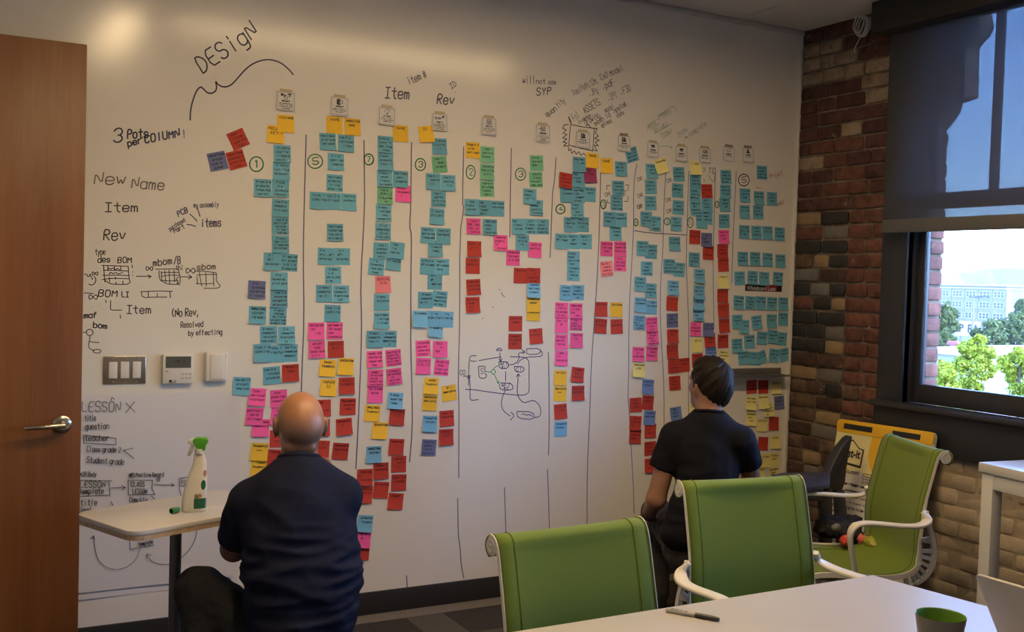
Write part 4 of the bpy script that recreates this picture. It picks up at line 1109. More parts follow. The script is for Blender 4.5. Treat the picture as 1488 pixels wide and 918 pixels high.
write('marker_writing', 'W', [(290, 195, 105, 6, 65, '3'), (395, 165, 66, 3, 155, 'Pots'), (400, 225, 50, 14, 112, 'per'), (530, 200, 60, 11, 265, 'COlUMN'), (815, 160, 60, 8, 25, '!')], 'ink_blue', .0058, jit=.25)
write('marker_writing', 'W', [(140, 510, 88, -2, 230, 'New'), (425, 540, 84, -4, 245, 'Name')], 'ink_grey', .0048, jit=.3)
write('marker_writing', 'W', [(225, 722, 70, 0, 245, 'Item')], 'ink_dark', .0048, jit=.3)
write('marker_writing', 'W', [(900, 690, 38, 2, 190, 'my assembly'), (785, 760, 42, 28, 80, 'PCB'), (720, 870, 34, 33, 140, 'purchased'), (755, 885, 34, 28, 85, 'Part'), (955, 835, 60, 0, 150, 'items')], 'ink_blue', .0045)
strokes('marker_line', 'W', ["927,685 935,720 948,758", "870,740 900,765 925,795", "848,820 880,822 914,834"], 'ink_blue', .004)
write('marker_writing', 'X', [(195, 92, 75, 0, 150, 'Rev')], 'ink_dark', .0048)
write('marker_writing', 'X', [(138, 195, 42, 3, 70, 'type'), (155, 248, 42, 2, 85, 'des'), (295, 250, 40, 0, 95, 'BOM'), (545, 275, 48, 8, 130, 'mbom'), (690, 262, 55, 4, 45, '/B'), (702, 300, 34, 0, 50, 'thi'), (850, 300, 42, 3, 130, 'sbom')], 'ink_dark', .0038)
write('marker_writing', 'X', [(158, 487, 48, 0, 130, 'BOM'), (322, 490, 38, 0, 50, 'LI'), (360, 605, 55, 0, 165, 'Item'), (58, 640, 38, 4, 90, 'maf'), (122, 705, 40, -4, 95, 'bom'), (672, 630, 55, 2, 200, '(No Rev,'), (738, 705, 40, 2, 155, 'Resolved'), (792, 760, 36, 2, 235, 'by effecting')], 'ink_dark', .0042)
INF = lambda x, y, w: ' '.join('%.1f,%.1f' % (x+w*math.cos(t), y+w*.55*math.sin(2*t)) for t in [i*2*PI/18 for i in range(19)])
strokes('marker_drawing', 'X', ["185,268 300,272 368,275", "195,270 198,300 200,340 205,385", "195,302 300,304 370,308", "190,338 300,336 375,340", "185,368 245,358 375,362", "205,372 240,398 300,402 385,400 372,345 368,275", "225,272 226,305", "272,272 272,304", "315,272 318,304", "235,352 238,385", "282,385 284,400", "330,378 332,398", "278,350 280,366", "225,300 232,285 248,296 262,284 278,300 292,288 310,300", "235,330 246,314 262,328 280,316 300,330 330,318",
        "395,265 398,285", "400,312 400,316", "400,335 400,339", "425,345 470,344 530,345", "505,335 532,346 512,358", "560,294 640,294 720,292", "585,305 585,345 595,375 620,385 640,400 735,402 732,345 718,292", "600,310 604,375", "598,320 660,316 720,318", "600,345 660,335 728,338", "605,372 660,378 715,372", "625,305 632,385", "655,300 660,400", "690,300 694,385", "720,350 700,372 725,380 706,392 730,406",
        "735,348 775,348 815,350", "792,335 818,350 790,364", "835,310 900,308 985,320", "850,345 855,400", "868,315 872,350 885,415", "912,318 916,415", "965,318 970,415", "845,395 900,398 965,395", "985,320 990,340 985,370 1000,395 1016,410 1005,426 960,430 898,428", "850,335 920,332 990,332", INF(517, 290, 24), INF(805, 305, 32), INF(135, 325, 20),
        "60,330 80,330 85,350 100,340 98,325 112,352 118,368", "130,345 143,365 135,395 110,408 92,400", "58,462 90,463 122,466", INF(122, 490, 30), "460,452 468,495 550,490 640,490", "460,452 570,448 680,450", "660,450 665,495", "508,452 510,488", "572,465 574,490", "245,515 244,560 244,582 322,582", "210,512 214,530", "312,615 315,640", "52,738 75,738", circ(98, 738, 24, 22), "100,762 98,790 88,830 100,855 128,862", "98,802 130,808 163,808", "122,870 135,858 160,856 180,868 170,882 145,884 124,876 120,866"], 'ink_dark', .0034, 1)
# middle and right headings
write('marker_writing', 'Q', [(1128, 432, 56, -3, 122, 'Item'), (1395, 462, 52, -4, 85, 'Rev')], 'ink_navy', .0055, jit=.2)
write('marker_writing', 'Q', [(1250, 365, 36, 24, 100, 'item #')], 'ink_navy', .0042)
write('marker_writing', 'E', [(378, 95, 38, 32, 45, 'ID'), (403, 120, 20, 0, 6, '.')], 'ink_navy', .0042)
write('marker_writing', 'U', [(135, 190, 52, 0, 80, 'will'), (225, 190, 32, -1, 60, 'not'), (305, 196, 34, -1, 52, 'see'), (228, 268, 48, 4, 95, 'SYP')], 'ink_navy', .0048)
write('marker_writing', 'U', [(298, 412, 36, 34, 80, 'quan'), (372, 352, 40, 34, 62, 'tity')], 'ink_navy', .0052)
write('marker_writing', 'U', [(475, 272, 40, 27, 60, 'Tool'), (532, 238, 40, 27, 125, 'Path,SIM,'), (660, 168, 40, 24, 160, 'CAD Model')], 'ink_navy', .0046)
write('marker_writing', 'U', [(583, 275, 40, 24, 62, '.JPg'), (672, 230, 42, 22, 80, '.pdF'), (708, 305, 42, 22, 62, '.IPT'), (795, 265, 46, 24, 72, '.F3D')], 'ink_navy', .0046)
write('marker_writing', 'U', [(482, 440, 48, 36, 45, 'Fol'), (552, 390, 48, 30, 120, 'ASSETS')], 'ink_navy', .0046)
write('marker_writing', 'U', [(515, 460, 26, 34, 90, 'Evidence'), (560, 470, 44, 32, 120, 'Drawing,'), (690, 385, 34, 30, 68, 'model'), (622, 472, 34, 33, 120, 'mesh id'), (750, 390, 34, 34, 95, '/ prioritized'), (665, 485, 30, 30, 80, 'optional'), (770, 420, 30, 33, 52, 'state')], 'ink_navy', .0040)
strokes('marker_drawing', 'U', ["455,462 448,530 443,600 520,620 602,640 608,560 612,488 530,478 455,462", "455,458 440,410 462,452", "440,462 412,465 402,490 426,498 405,520 430,530 402,552 430,560 404,580 430,586 408,606 440,606", "440,608 442,638 456,626 462,655 480,638 492,662 510,644 522,668 544,655 556,672", "612,490 632,488 620,520 640,540 615,555 645,568 618,582 640,605 612,600 632,640 606,632", "560,470 575,462 590,486 612,488"], 'ink_dark', .0042, 0)
write('marker_writing', 'U', [(975, 490, 30, 30, 60, 'tools'), (1050, 428, 30, 32, 90, 'financy'), (1020, 522, 28, 30, 100, 'BILLABLE'), (1062, 548, 26, 30, 60, 'Titles')], 'ink_pale', .0036)
strokes('marker_drawing', 'U', ["968,505 975,470 1030,425", "985,500 1050,455", "1040,440 1045,405 1140,338 1160,375", "1015,525 1130,455", "1045,400 1130,345", "1070,555 1125,515 1120,490", "1050,612 1085,606 1130,615", "1122,606 1132,616 1124,626"], 'ink_pale', .003, 0)
write('marker_writing', 'U', [(1170, 555, 34, 38, 85, '.State'), (1205, 575, 30, 36, 42, '.%'), (1255, 545, 34, 36, 135, 'complete')], 'ink_pale', .0036)
for c, x, y, t in (('H', 330, 712, 'OR'), ('H', 334, 830, 'OR'), ('H', 330, 910, 'OR'), ('H', 542, 722, 'OR'), ('H', 537, 862, 'OR'), ('I', 332, 68, 'OR'), ('I', 543, 98, 'OR'), ('H', 98, 822, 'OR'), ('H', 238, 805, '?')):
    write('marker_writing', c, [(x, y, 26, 18, 36 if t == 'OR' else 14, t)], 'ink_dark', .0036)
strokes('marker_drawing', 'H', ["132,742 108,742 108,772", "112,845 110,865 130,868", "240,738 264,738 260,780", "262,820 258,856 230,856"], 'ink_dark', .0034, 0)
write('marker_writing', 'H', [(840, 655, 40, 0, 48, 'TO'), (800, 640, 24, 0, 16, '3')], 'ink_grey', .0036)
strokes('marker_drawing', 'H', ["838,665 860,700 882,720 888,660", "805,690 812,705 806,718"], 'ink_grey', .0034)
write('marker_writing', 'H', [(1285, 690, 34, 15, 95, 'Project'), (1325, 890, 30, 15, 66, 'needs!')], 'ink_red', .0036)
strokes('marker_line', 'H', ["1180,757 1200,758 1220,764"], 'ink_red', .003)
# flow sketch in the middle of the board
strokes('marker_drawing', 'G', ["555,330 515,332 506,350 502,420 500,470 505,490 512,540 510,610 512,650 540,652 570,645", "463,478 490,477 515,475", "490,492 502,478 512,490", "500,490 500,545", "512,366 530,372 556,369", "575,366 660,350 735,340", "478,573 540,575 620,588 720,602 880,618 925,606 938,580 935,480 937,380 925,352 890,340 800,338", "572,408 575,485 590,494 622,492 632,470 618,462", "572,408 620,405 618,425", "718,375 722,425 788,422 785,375 718,375", "722,535 728,578 818,578 820,548 800,528 730,527", "830,408 836,448 895,450 900,410 830,408", "725,310 727,340 730,372", "720,355 731,374 742,352", "792,398 830,392 855,370 866,340 858,312 905,302", "885,288 910,302 888,318", "918,282 1015,277 1018,318 918,324 918,282", "1018,292 1034,310 1028,335 990,338 910,342 872,362 852,390", "767,445 766,515", "765,582 742,630 735,680 750,730 800,765", "805,738 832,762 800,795", "848,735 855,782 975,792 968,735 852,732", "975,775 1010,772 1024,735 1012,690 985,660 960,652 930,662 895,672 858,630 848,580 855,520 858,465", "845,482 858,458 872,480", "882,755 900,748 915,762 935,752 960,768", "700,290 715,275 735,280 742,292 728,298 715,285 705,298"], 'ink_blue', .0040, 1)
strokes('marker_drawing', 'G', ["615,440 640,448 662,445 680,425 695,445 680,468 662,450", "684,420 690,415 715,400", "688,470 702,500 715,530", "705,520 716,532 720,512"], 'ink_green', .0040, 0)
write('marker_writing', 'G', [(438, 470, 34, 5, 38, 'CO'), (588, 462, 40, 0, 38, 'S1'), (728, 402, 26, 0, 52, 'WFT'), (738, 420, 16, 0, 30, '#1'), (738, 555, 26, 0, 60, 'WFT'), (752, 572, 16, 0, 34, '#2'), (845, 440, 24, 0, 38, 'C1')], 'ink_blue', .0038)
strokes('marker_specks', 'F', ["720,695 726,700", "735,718 742,730", "742,735 760,750", "672,828 678,822", "600,905 606,902"], 'ink_grey', .004, 0)

# ------------------------------------------------------------------ printed cards taped over the columns
CARDS = [('A', 570, 183, 138, 140, 'PROJECT', 'tool and clock icon', 0, 4), ('A', 957, 222, 130, 142, 'PRODUCT', 'solid black block icon', 0, 3), ('A', 1298, 292, 122, 132, 'ITEM', 'light bulb icon', 0, 3), ('E', 290, 335, 112, 126, 'REV', 'linked circles icon', 0, 4), ('E', 645, 365, 110, 130, 'BOM', 'table grid icon', 0, 3), ('E', 1033, 415, 106, 134, 'BOM LINE ITEM', 'arrow into grid icon', 0, 4), ('E', 1322, 462, 104, 120, 'FILE', 'document icon inside a drawn burst', 0, 2),
         ('H', 228, 438, 94, 118, 'IMAGE', 'dark picture icon', 1, 3), ('H', 436, 485, 88, 112, 'CHANGE', 'small bar icon', 0, 2), ('H', 642, 512, 88, 114, 'WORKFLOW', 'small machine icon', 0, 2), ('H', 810, 525, 92, 112, 'PROCESS', 'circling arrows icon', 0, 2), ('H', 983, 516, 88, 118, 'COMMENT', 'chat bubble icon', 1, 1), ('H', 1122, 522, 90, 112, 'USER', 'black person icon', 1, 1)]
for i, (c, x, y, w, h, t, ic, dk, r) in enumerate(CARDS):
    px, py = cpx(c, x, y); p = aty(px, py); k = CROP[c][2]; q = aty(px+w/k/2, py); hw = min(.043, abs(q.x-p.x)); q = aty(px, py+h/k/2); hh = min(.043, abs(q.z-p.z))
    o = tag(empty('printed_card', (p.x, 0, p.z)), 'white printed card with %s, %s from the door' % (ic, ORD[i]), 'card', 'printed cards heading the columns')
    ro = math.radians(RND.uniform(-1.5, 1.5)); o.rotation_euler = (0, ro, 0)
    mb = MB(); P = [[(u_, -(.003+.006*((hh-v)/(2*hh))**2), v) for u_ in (-hw, hw)] for v in (hh, hh*.3, -hh*.3, -hh)]; mb.grid(P); mb.build('card_sheet', M['card'], o, recalc=False, smooth='all')
    MB().box((-hw*.62, -.0045, hh*.86), (hw*.62, -.0005, hh*1.22)).build('tape', M['tape_dark' if dk else 'tape'], o)
    pr = MB(); f = lambda a, b: (a, -(.0036+.006*((hh-b)/(2*hh))**2), b)
    e = .88
    ribbons(pr, [[(-hw*e, hh*e), (hw*e, hh*e), (hw*e, -hh*e), (-hw*e, -hh*e), (-hw*e, hh*e)]], .0014, f)
    R = random.Random(i); iz = hh*.48; s = hh*.26
    if i == 0: ribbons(pr, [[(-s*2, iz+s*.8), (-s, iz+s*.8)], [(-s*2, iz+s*.3), (-s, iz+s*.3)], [(-s*.4, iz+s*.6), (-s*.4, iz-s*.1)], [(s*.8, iz+s), (s*2.2, iz+s)], [(s*1.5, iz+s), (s*1.5, iz)]], .005, f); ribbons(pr, [[(s*math.cos(a*.5)*.8, iz-s*.4+s*.8*math.sin(a*.5)) for a in range(14)], [(0, iz-.2*s), (0, iz-s*.5), (s*.4, iz-s*.5)]], .0022, f)
    elif i == 1: ribbons(pr, [[(-s, iz+s*.6), (-s*.1, iz+s*.8)], [(-s, iz), (-s*.1, iz-.1*s)], [(-s, iz-s*.7), (-s*.1, iz-s)]], .009, f); ribbons(pr, [[(0, iz+s), (s*1.2, iz+s*.5), (s*1.2, iz-s*.6), (0, iz-s), (0, iz+s)], [(s*.5, iz+.2*s), (s*.5, iz-.2*s)]], .0025, f)
    elif i == 2: ribbons(pr, [[(s*.9*math.sin(a*.45), iz+s*.3+s*.8*math.cos(a*.45)) for a in range(-5, 6)]+[(s*.3, iz-s*.7)], [(-s*.4, iz-s*.7), (s*.4, iz-s*.7)], [(-s*.4, iz-s), (s*.4, iz-s)], [(s*1.1, iz+s), (s*1.5, iz+s*1.2)]], .002, f)
    elif i == 3: ribbons(pr, [[(s*q_+s*.45*math.cos(a), iz-s*.2+s*.45*math.sin(a)) for a in [k_*.7 for k_ in range(10)]] for q_ in (-1.8, -.2)]+[[(-s*1.3, iz-s*.2), (-s*.7, iz-s*.2)], [(s*.3, iz-s*.3), (s*1.2, iz+s*.4)]], .003, f); ribbons(pr, [[(s*1.3, iz+s*.6), (s*2.1, iz+s*.6)], [(s*1.7, iz+s), (s*1.7, iz+s*.2)]], .005, f)
    elif i in (4, 5): ribbons(pr, [[(-s, iz+s), (s, iz+s), (s, iz-s), (-s, iz-s), (-s, iz+s)], [(-s, iz+s*.4), (s, iz+s*.4)], [(-s, iz-s*.3), (s, iz-s*.3)], [(0, iz+s*.4), (0, iz-s)]], .0025, f); (ribbons(pr, [[(-s*2.4, iz), (-s*.8, iz)], [(-s*1.1, iz+s*.4), (-s*.7, iz), (-s*1.1, iz-s*.4)]], .0022, f) if i == 5 else None)
    elif i in (6, 7): ribbons(pr, [[(-s*.8, iz+s*.9), (-s*.8, iz-s*.9)], [(s*.1, iz+s*.9), (s*.1, iz-s*.9)], [(s*.8, iz+s*.5), (s*.8, iz-s*.9)], [(-s, iz-s*.8), (s, iz-s*.8)]], .007, f)
    elif i in (8, 9): ribbons(pr, [[(-s, iz+s*.3), (s, iz+s*.3)]], .007, f); ribbons(pr, [[(-s, iz-s*.6), (s, iz-s*.6)], [(0, iz), (0, iz-s*.6)], [(-s*.4, iz-s*.2), (s*.8, iz-s*.2)]], .003, f)
    elif i == 10: ribbons(pr, [[(-s*.5+s*.7*math.cos(a*.6), iz+s*.7*math.sin(a*.6)) for a in range(12)], [(s*.6, iz+s*.6), (s*1.6, iz+s*.6), (s*1.6, iz-s*.6), (s*.6, iz-s*.6), (s*.6, iz+s*.6)]], .004, f)
    elif i == 11: ribbons(pr, [[(-s, iz+s*.7), (s, iz+s*.7), (s, iz-s*.5), (0, iz-s*.5), (-s*.3, iz-s), (-s*.4, iz-s*.5), (-s, iz-s*.5), (-s, iz+s*.7)]], .002, f)
    else: ribbons(pr, [[(0, iz+s*.9), (0, iz+s*.2)]], .009, f); ribbons(pr, [[(-s*.9, iz-s*.7), (s*.9, iz-s*.7)], [(-s*.5, iz-s*.3), (s*.5, iz-s*.3)]], .007, f)
    ribbons(pr, [[(a-hw*.42, b-hh*.08) for a, b in pl] for pl in hand(t, hh*.13, hw*.84, jit=0, rnd=R)], .0022, f)
    for q_ in range(r): 
        wl = hw*(1.45 if q_ < r-1 else .9); ribbons(pr, [[(a-wl/2, b-hh*(.30+.17*q_)) for a, b in pl] for pl in hand(''.join(R.choice('aeinorstlmc  ') for _ in range(16 if q_ < r-1 else 10)), hh*.085, wl, jit=.1, rnd=R)], .0013, f)
    pr.build('print', M['ink_black'], o, recalc=False)

# ------------------------------------------------------------------ easel sheets, switches and fittings on the board
px1 = aty(344, 581).x; zt = aty(230, 579).z; zb_ = aty(112, 861).z
def sheet(name, x0, x1, z0, z1, y, curl, parent=None, m='paper'):
    P = []; R = random.Random(3); nx, nz = 22, 20
    for j in range(nz+1):
        row = []
        for i in range(nx+1):
            u_, v_ = i/nx, j/nz; yy = y-.0035*mnoise.noise((u_*3.1, v_*2.7, curl*40))-curl*max(0, u_-.86)**2*60*max(0, v_-.72)*3.0
            row.append((x0+(x1-x0)*u_, min(yy, -.0009), z0+(z1-z0)*v_))
        P.append(row)
    mb = MB().grid(P); return mb.build(name, M[m], parent, recalc=False, smooth='all')
o = sheet('easel_sheet', .40, px1+.016, zb_-.03, aty(230, 571.5).z, -.0035, .0); tag(o, 'blank white easel sheet behind the sheet headed lesson', 'paper sheet')
es = sheet('easel_sheet', .41, px1, zb_, zt, -.010, .008); tag(es, 'large white easel sheet headed lesson, taped up beside the door', 'paper sheet')
YP = -.0155
PT = [(25, 118, 46, 0, 178, 'LESSON'), (40, 162, 28, 2, 50, 'title'), (42, 200, 28, 2, 108, 'question'), (40, 252, 28, 0, 112, 'teacher'), (48, 300, 24, -2, 155, 'Class grade 2'), (48, 350, 26, -4, 170, 'Student grade'), (18, 415, 20, 0, 75, 'AIR Body'), (243, 420, 20, 2, 158, 'MRS Positive Record'), (370, 437, 18, 0, 14, 'B'),
      (18, 465, 28, 0, 115, 'LESSON'), (15, 494, 26, 0, 110, 'template'), (252, 462, 24, 0, 62, 'CLASS'), (258, 494, 22, 0, 68, 'LESSON'), (478, 458, 24, 0, 24, 'S'), (20, 548, 28, 0, 75, 'title'), (20, 578, 24, 0, 50, 'level'), (20, 610, 24, 0, 50, 'array'), (25, 640, 22, 0, 75, 'location'), (245, 532, 22, 0, 82, 'Class title'), (255, 690, 22, 12, 82, 'parent'), (282, 708, 18, 8, 55, 'LESSON'), (288, 734, 18, 10, 66, 'template')]
for it_ in PT: write('handwriting', 'P', [it_], 'ink_dark', .0026, es, YP)
for it_ in ["228,78 250,100 270,120", "268,72 248,98 228,124", "35,225 182,240 182,270 35,262 35,225", "262,285 218,295 265,332", "15,432 165,435", "150,435 156,500 15,506", "160,468 225,466", "208,456 226,466 210,478", "238,432 350,432 348,470 362,498 240,500 238,432", "358,453 448,455", "436,446 450,455 438,462", "510,418 472,424 474,470 482,505", "160,530 170,548", "345,505 360,518", "160,65 165,52 176,62", "225,695 175,675", "245,665 248,750 358,730", "340,655 346,690 352,700"]: strokes('handwriting', 'P', [it_], 'ink_dark', .0027, 0, es, YP)
for it_ in ["80,685 85,740 95,790 130,830 185,845 240,830 280,790 292,745", "65,700 82,686 84,705", "325,775 350,810 400,820 440,815 490,785 530,740 552,690 555,640", "325,790 322,768 345,778"]: strokes('handwriting', 'P', [it_], 'ink_dark', .0025, 2, es, YP)

def plate_at(x0, y0, x1, y1):
    a, b = aty(x0, y0), aty(x1, y1); return (a.x+b.x)/2, (a.z+b.z)/2, abs(b.x-a.x)/2, abs(a.z-b.z)/2
cx_, cz_, hw, hh = plate_at(150, 517, 211.5, 557)
o = tag(empty('light_switch', (cx_, 0, cz_)), 'brushed steel wall plate with three white rocker switches', 'light switch')
MB().box((-hw, -.007, -hh), (hw, 0, hh)).build('plate', M['steel'], o, bevel=.006, seg=3)
for i in (-1, 0, 1):
    x_ = i*.046
    MB().box((x_-.0165, -.0105, -.034), (x_+.0165, -.005, .034)).build('rocker', M['plastic_white'], o, bevel=.002)
    for s_ in (-1, 1): MB().tube([(x_, -.0085, s_*.049), (x_, -.006, s_*.049)], .0035, 10).build('screw', M['nickel'], o)
cx_, cz_, hw, hh = plate_at(235.3, 514.3, 279.3, 556)
o = tag(empty('thermostat', (cx_, 0, cz_)), 'white wall thermostat with a grey screen between switch plate and blank sensor', 'thermostat')
MB().box((-hw, -.024, -hh), (hw, 0, hh)).build('housing', M['plastic_white'], o, bevel=.004)
MB().box((-hw*.82, -.0252, hh*.08), (hw*.82, -.022, hh*.86)).build('screen', M['lcd'], o)
sm = MB(); ribbons(sm, [[(a-hw*.28, b+hh*.42) for a, b in p] for p in hand('70 1', .011, .045, jit=0)], .0022, lambda a, b: (a, -.0256, b)); sm.build('screen_digits', M['ink_black'], o, recalc=False)
for i in range(3):
    for j in range(2): MB().box((hw*(.22+.24*i), -.0258, -hh*(.42+.26*j)), (hw*(.40+.24*i), -.022, -hh*(.28+.26*j))).build('button', M['plastic_grey'], o, bevel=.001)
MB().box((hw*.135, -.0246, -hh*.9), (hw*.15, -.022, hh*.0)).build('panel_seam', M['plastic_grey'], o)
lg = MB(); lg.tube([(-hw*.5, -.0252, -hh*.82), (-hw*.5, -.0238, -hh*.82)], .006, 14); ribbons(lg, [[(a-hw*.36, b-hh*.91) for a, b in p] for p in hand('LG', .009, .013, jit=0)], .0018, lambda a, b: (a, -.0248, b)); ribbons(lg, [[(a-hw*.86, b-hh*.17) for a, b in p] for p in hand('Temp', .004, .014, jit=0)], .0009, lambda a, b: (a, -.0248, b)); lg.build('logo', M['ink_black'], o, recalc=False)
cx_, cz_, hw, hh = plate_at(297, 511, 328, 553)
o = tag(empty('wall_sensor', (cx_, 0, cz_)), 'blank white plastic wall sensor box beside the thermostat', 'sensor')
MB().box((-hw, -.028, -hh), (hw, 0, hh)).build('housing', M['plastic_white'], o, bevel=.007, seg=3)
MB().box((-hw*.62, -.031, -hh*.88), (hw*.72, -.02, hh*.86)).build('cover', M['plastic_white'], o, bevel=.006, seg=3)
MB().box((hw*.80, -.0288, hh*.55), (hw*.86, -.027, hh*.85)).build('vent', M['plastic_grey'], o)
a = aty(1133, 537); xr = a.x; zr = aty(1100, 536).z
o = tag(empty('marker_tray', (3.62, 0, zr)), 'grey aluminium marker tray screwed to the whiteboard beside the brick wall', 'tray')
MB().box((0, -.012, -.028), (xr-3.62, 0, .006)).build('back_rail', M['alu'], o, bevel=.002)
mb = MB(); mb.prism([(0, -.012, -.028), (0, -.068, -.034), (0, -.072, -.028), (0, -.072, -.040), (0, -.012, -.046)], (0, 0, 0), (xr-3.62+.012, 0, 0)); mb.build('shelf', M['alu'], o)
a, b = aty(*cpx('I', 1107, 600)), aty(*cpx('I', 1368, 665)); mx_ = aty(*cpx('I', 1252, 640)).x
o = tag(empty('nameplate', (a.x, 0, b.z)), 'small black and red plate reading whiteboard luxe under the teal notes', 'sign'); wdt, hgt = b.x-a.x, (a.z-b.z)*.86
MB().box((0, -.0005, 0), (wdt, 0, hgt)).build('plate', M['black'], o)
MB().box((mx_-a.x, -.00062, hgt*.1), (wdt*.86, -.0004, hgt*.92)).build('red_panel', mat('sign_red', (.30, .02, .03), .5), o)
RX = Matrix(((1, 0, 0, 0), (0, 0, -1, 0), (0, 1, 0, 0), (0, 0, 0, 1)))
text_mesh('lettering', 'Whiteboard', .036, Matrix.Translation((wdt*.31, -.0008, hgt*.42)) @ RX @ Matrix.Diagonal((.82, 1, 1, 1)), M['card'], o)
text_mesh('lettering', 'Luxe', .036, Matrix.Translation((mx_-a.x+.045, -.0009, hgt*.40)) @ RX @ Matrix.Diagonal((.82, 1, 1, 1)), M['card'], o)

# cable coil hanging by the valance
a = atx(1256, 30, 4.2)
mb = MB()
for q, (r_, dx, dz) in enumerate(((.050, 0, 0), (.046, .008, .004), (.052, -.006, -.004), (.043, .004, .008))):
    mb.tube([(4.2-.012*q+.004*math.sin(t*3), a.y+dx+r_*.8*math.cos(t), a.z-.03+dz+r_*math.sin(t)) for t in [i*2*PI/26 for i in range(26)]], .0048, 6, closed=True)
mb.tube([(4.19, a.y+.01, a.z-.08), (4.18, a.y+.02, a.z-.11), (4.18, a.y+.04, a.z-.14), (4.185, a.y+.045, a.z-.16)], .0025, 6)
mb.tube([(4.2, a.y+.02, a.z+.01), (4.22, a.y+.01, a.z+.035), (4.24, a.y-.03, a.z+.05)], .0048, 6)
tag(mb.build('cable_coil', M['cable'], smooth=True), 'coil of white cable hanging beside the dark blind valance', 'cable')

# ------------------------------------------------------------------ side table, spray bottle
TA = math.radians(22)
st = tag(empty('side_table', (.735, -.795, 0), TA), 'narrow white laminate side table on one grey post beside the door', 'table')
o2 = rrect(-.30, -.19, .30, .19, .055, 6)
MB().prism([(x_, y_, .724) for x_, y_ in o2], (0, 0, 0), (0, 0, .016)).build('table_top', M['white_lam'], st, bevel=.0015)
o3 = rrect(-.2985, -.1885, .2985, .1885, .0535, 6)
MB().prism([(x_, y_, .708) for x_, y_ in o3], (0, 0, 0), (0, 0, .0159)).build('edge_band', M['edge_wood'], st)
MB().tube([(-.03, -.01, .02), (-.03, -.01, .708)], .020, 20).build('post', M['post_grey'], st, smooth=True)
MB().lathe([(.0, 0), (.19, 0), (.19, .012), (.06, .022), (.0, .022)], 36, (-.03, -.01, 0)).build('base', M['post_grey'], st, smooth=True)
MB().box((-.12, -.08, .700), (.06, .06, .709)).build('mounting_plate', M['post_grey'], st)
bp = Vector((.765, -.845, .74))
sb = tag(empty('spray_bottle', bp, math.radians(-13)), 'white spray cleaner bottle with green trigger head on the side table', 'spray bottle')
RG = [(0, 0, .036), (.004, 0, .041), (.042, .0, .0415), (.078, .004, .038), (.098, .006, .0358), (.115, .008, .0335), (.130, .0105, .030), (.144, .012, .0265), (.157, .015, .0238), (.169, .016, .022), (.182, .0150, .0202), (.195, .0130, .0182), (.203, .0135, .0155), (.207, .0135, .0150)]
def bcen(z):
    for (z0, c0, h0), (z1, c1, h1) in zip(RG, RG[1:]):
        if z <= z1: t = (z-z0)/max(z1-z0, 1e-6); return c0+(c1-c0)*t, h0+(h1-h0)*t
    return RG[-1][1:]
vs, fs = [], []; n = 28
for z_, c_, h_ in RG:
    for k in range(n):
        t = 2*PI*k/n; ct, s_ = math.cos(t), math.sin(t); e = .82
        vs.append((c_+h_*math.copysign(abs(ct)**e, ct), h_*.62*math.copysign(abs(s_)**e, s_), z_))
for i in range(len(RG)-1):
    for k in range(n): fs.append((i*n+k, i*n+(k+1) % n, (i+1)*n+(k+1) % n, (i+1)*n+k))
fs += [tuple(range(n-1, -1, -1)), tuple((len(RG)-1)*n+k for k in range(n))]
MB().add(vs, fs).build('bottle_body', mat('bottle_plastic', (.78, .74, .62), .35, sss=.05), sb, smooth=True)
MB().tube([(.0135, 0, .200), (.0135, 0, .217)], .0165, 20).build('collar', M['plastic_white'], sb, smooth=True)
M['bottle_green'] = mat('trigger_green', (.10, .42, .03), .35); M['label_green'] = mat('label_green', (.02, .12, .045), .45)
hd = MB().prism([(-.010, 0, .246), (-.004, 0, .2545), (.010, 0, .2575), (.024, 0, .2555), (.036, 0, .257), (.0435, 0, .249), (.0425, 0, .240), (.036, 0, .231), (.034, 0, .214), (.024, 0, .209), (.010, 0, .212), (.002, 0, .220), (-.004, 0, .232)], (0, -.013, 0), (0, .013, 0)); hd.build('trigger_head', M['bottle_green'], sb, bevel=.004, seg=3)
MB().prism([(-.026, 0, .236), (-.022, 0, .248), (-.010, 0, .2535), (.004, 0, .2535), (.002, 0, .226), (-.012, 0, .232)], (0, -.010, 0), (0, .010, 0)).build('nozzle', M['plastic_white'], sb, bevel=.002)
MB().prism([(-.012, 0, .234), (-.002, 0, .230), (-.008, 0, .205), (-.016, 0, .192), (-.026, 0, .193), (-.022, 0, .212)], (0, -.006, 0), (0, .006, 0)).build('trigger', M['plastic_grey'], sb, bevel=.002)
def patch(name, u0, u1, z0, z1, m, rnd_=False, lift=.0006):
    P = []; N = 10
    if rnd_:
        uc, zc, ru, rz = (u0+u1)/2, (z0+z1)/2, (u1-u0)/2, (z1-z0)/2; rows = [[(uc+ru*q/4*math.cos(t*2*PI/20), zc+rz*q/4*math.sin(t*2*PI/20)) for t in range(21)] for q in range(5)]
    else: rows = [[(u0+(u1-u0)*i/N, z0+(z1-z0)*j/4) for i in range(N+1)] for j in range(5)]
    for row in rows:
        r_ = []
        for u_, z_ in row:
            c_, h_ = bcen(z_); t = max(-.995, min(.995, (u_-c_)/h_)); a_ = math.acos(max(-1, min(1, math.copysign(abs(t)**(1/.82), t)))); r_.append((u_, -h_*.62*math.sin(a_)**.82-lift, z_))
        P.append(r_)
    return MB().grid(P).build(name, m, sb, recalc=False)
patch('label_band', -.001, .0405, .013, .048, M['label_green']); patch('label_leaf', .0215, .0375, .077, .111, M['label_green'], True); patch('label_seal', .028, .0395, .121, .145, mat('label_orange', (.45, .20, .07), .5), True); patch('label_text', .0, .026, .048, .066, mat('label_tan', (.62, .47, .30), .6))
tl = MB(); 
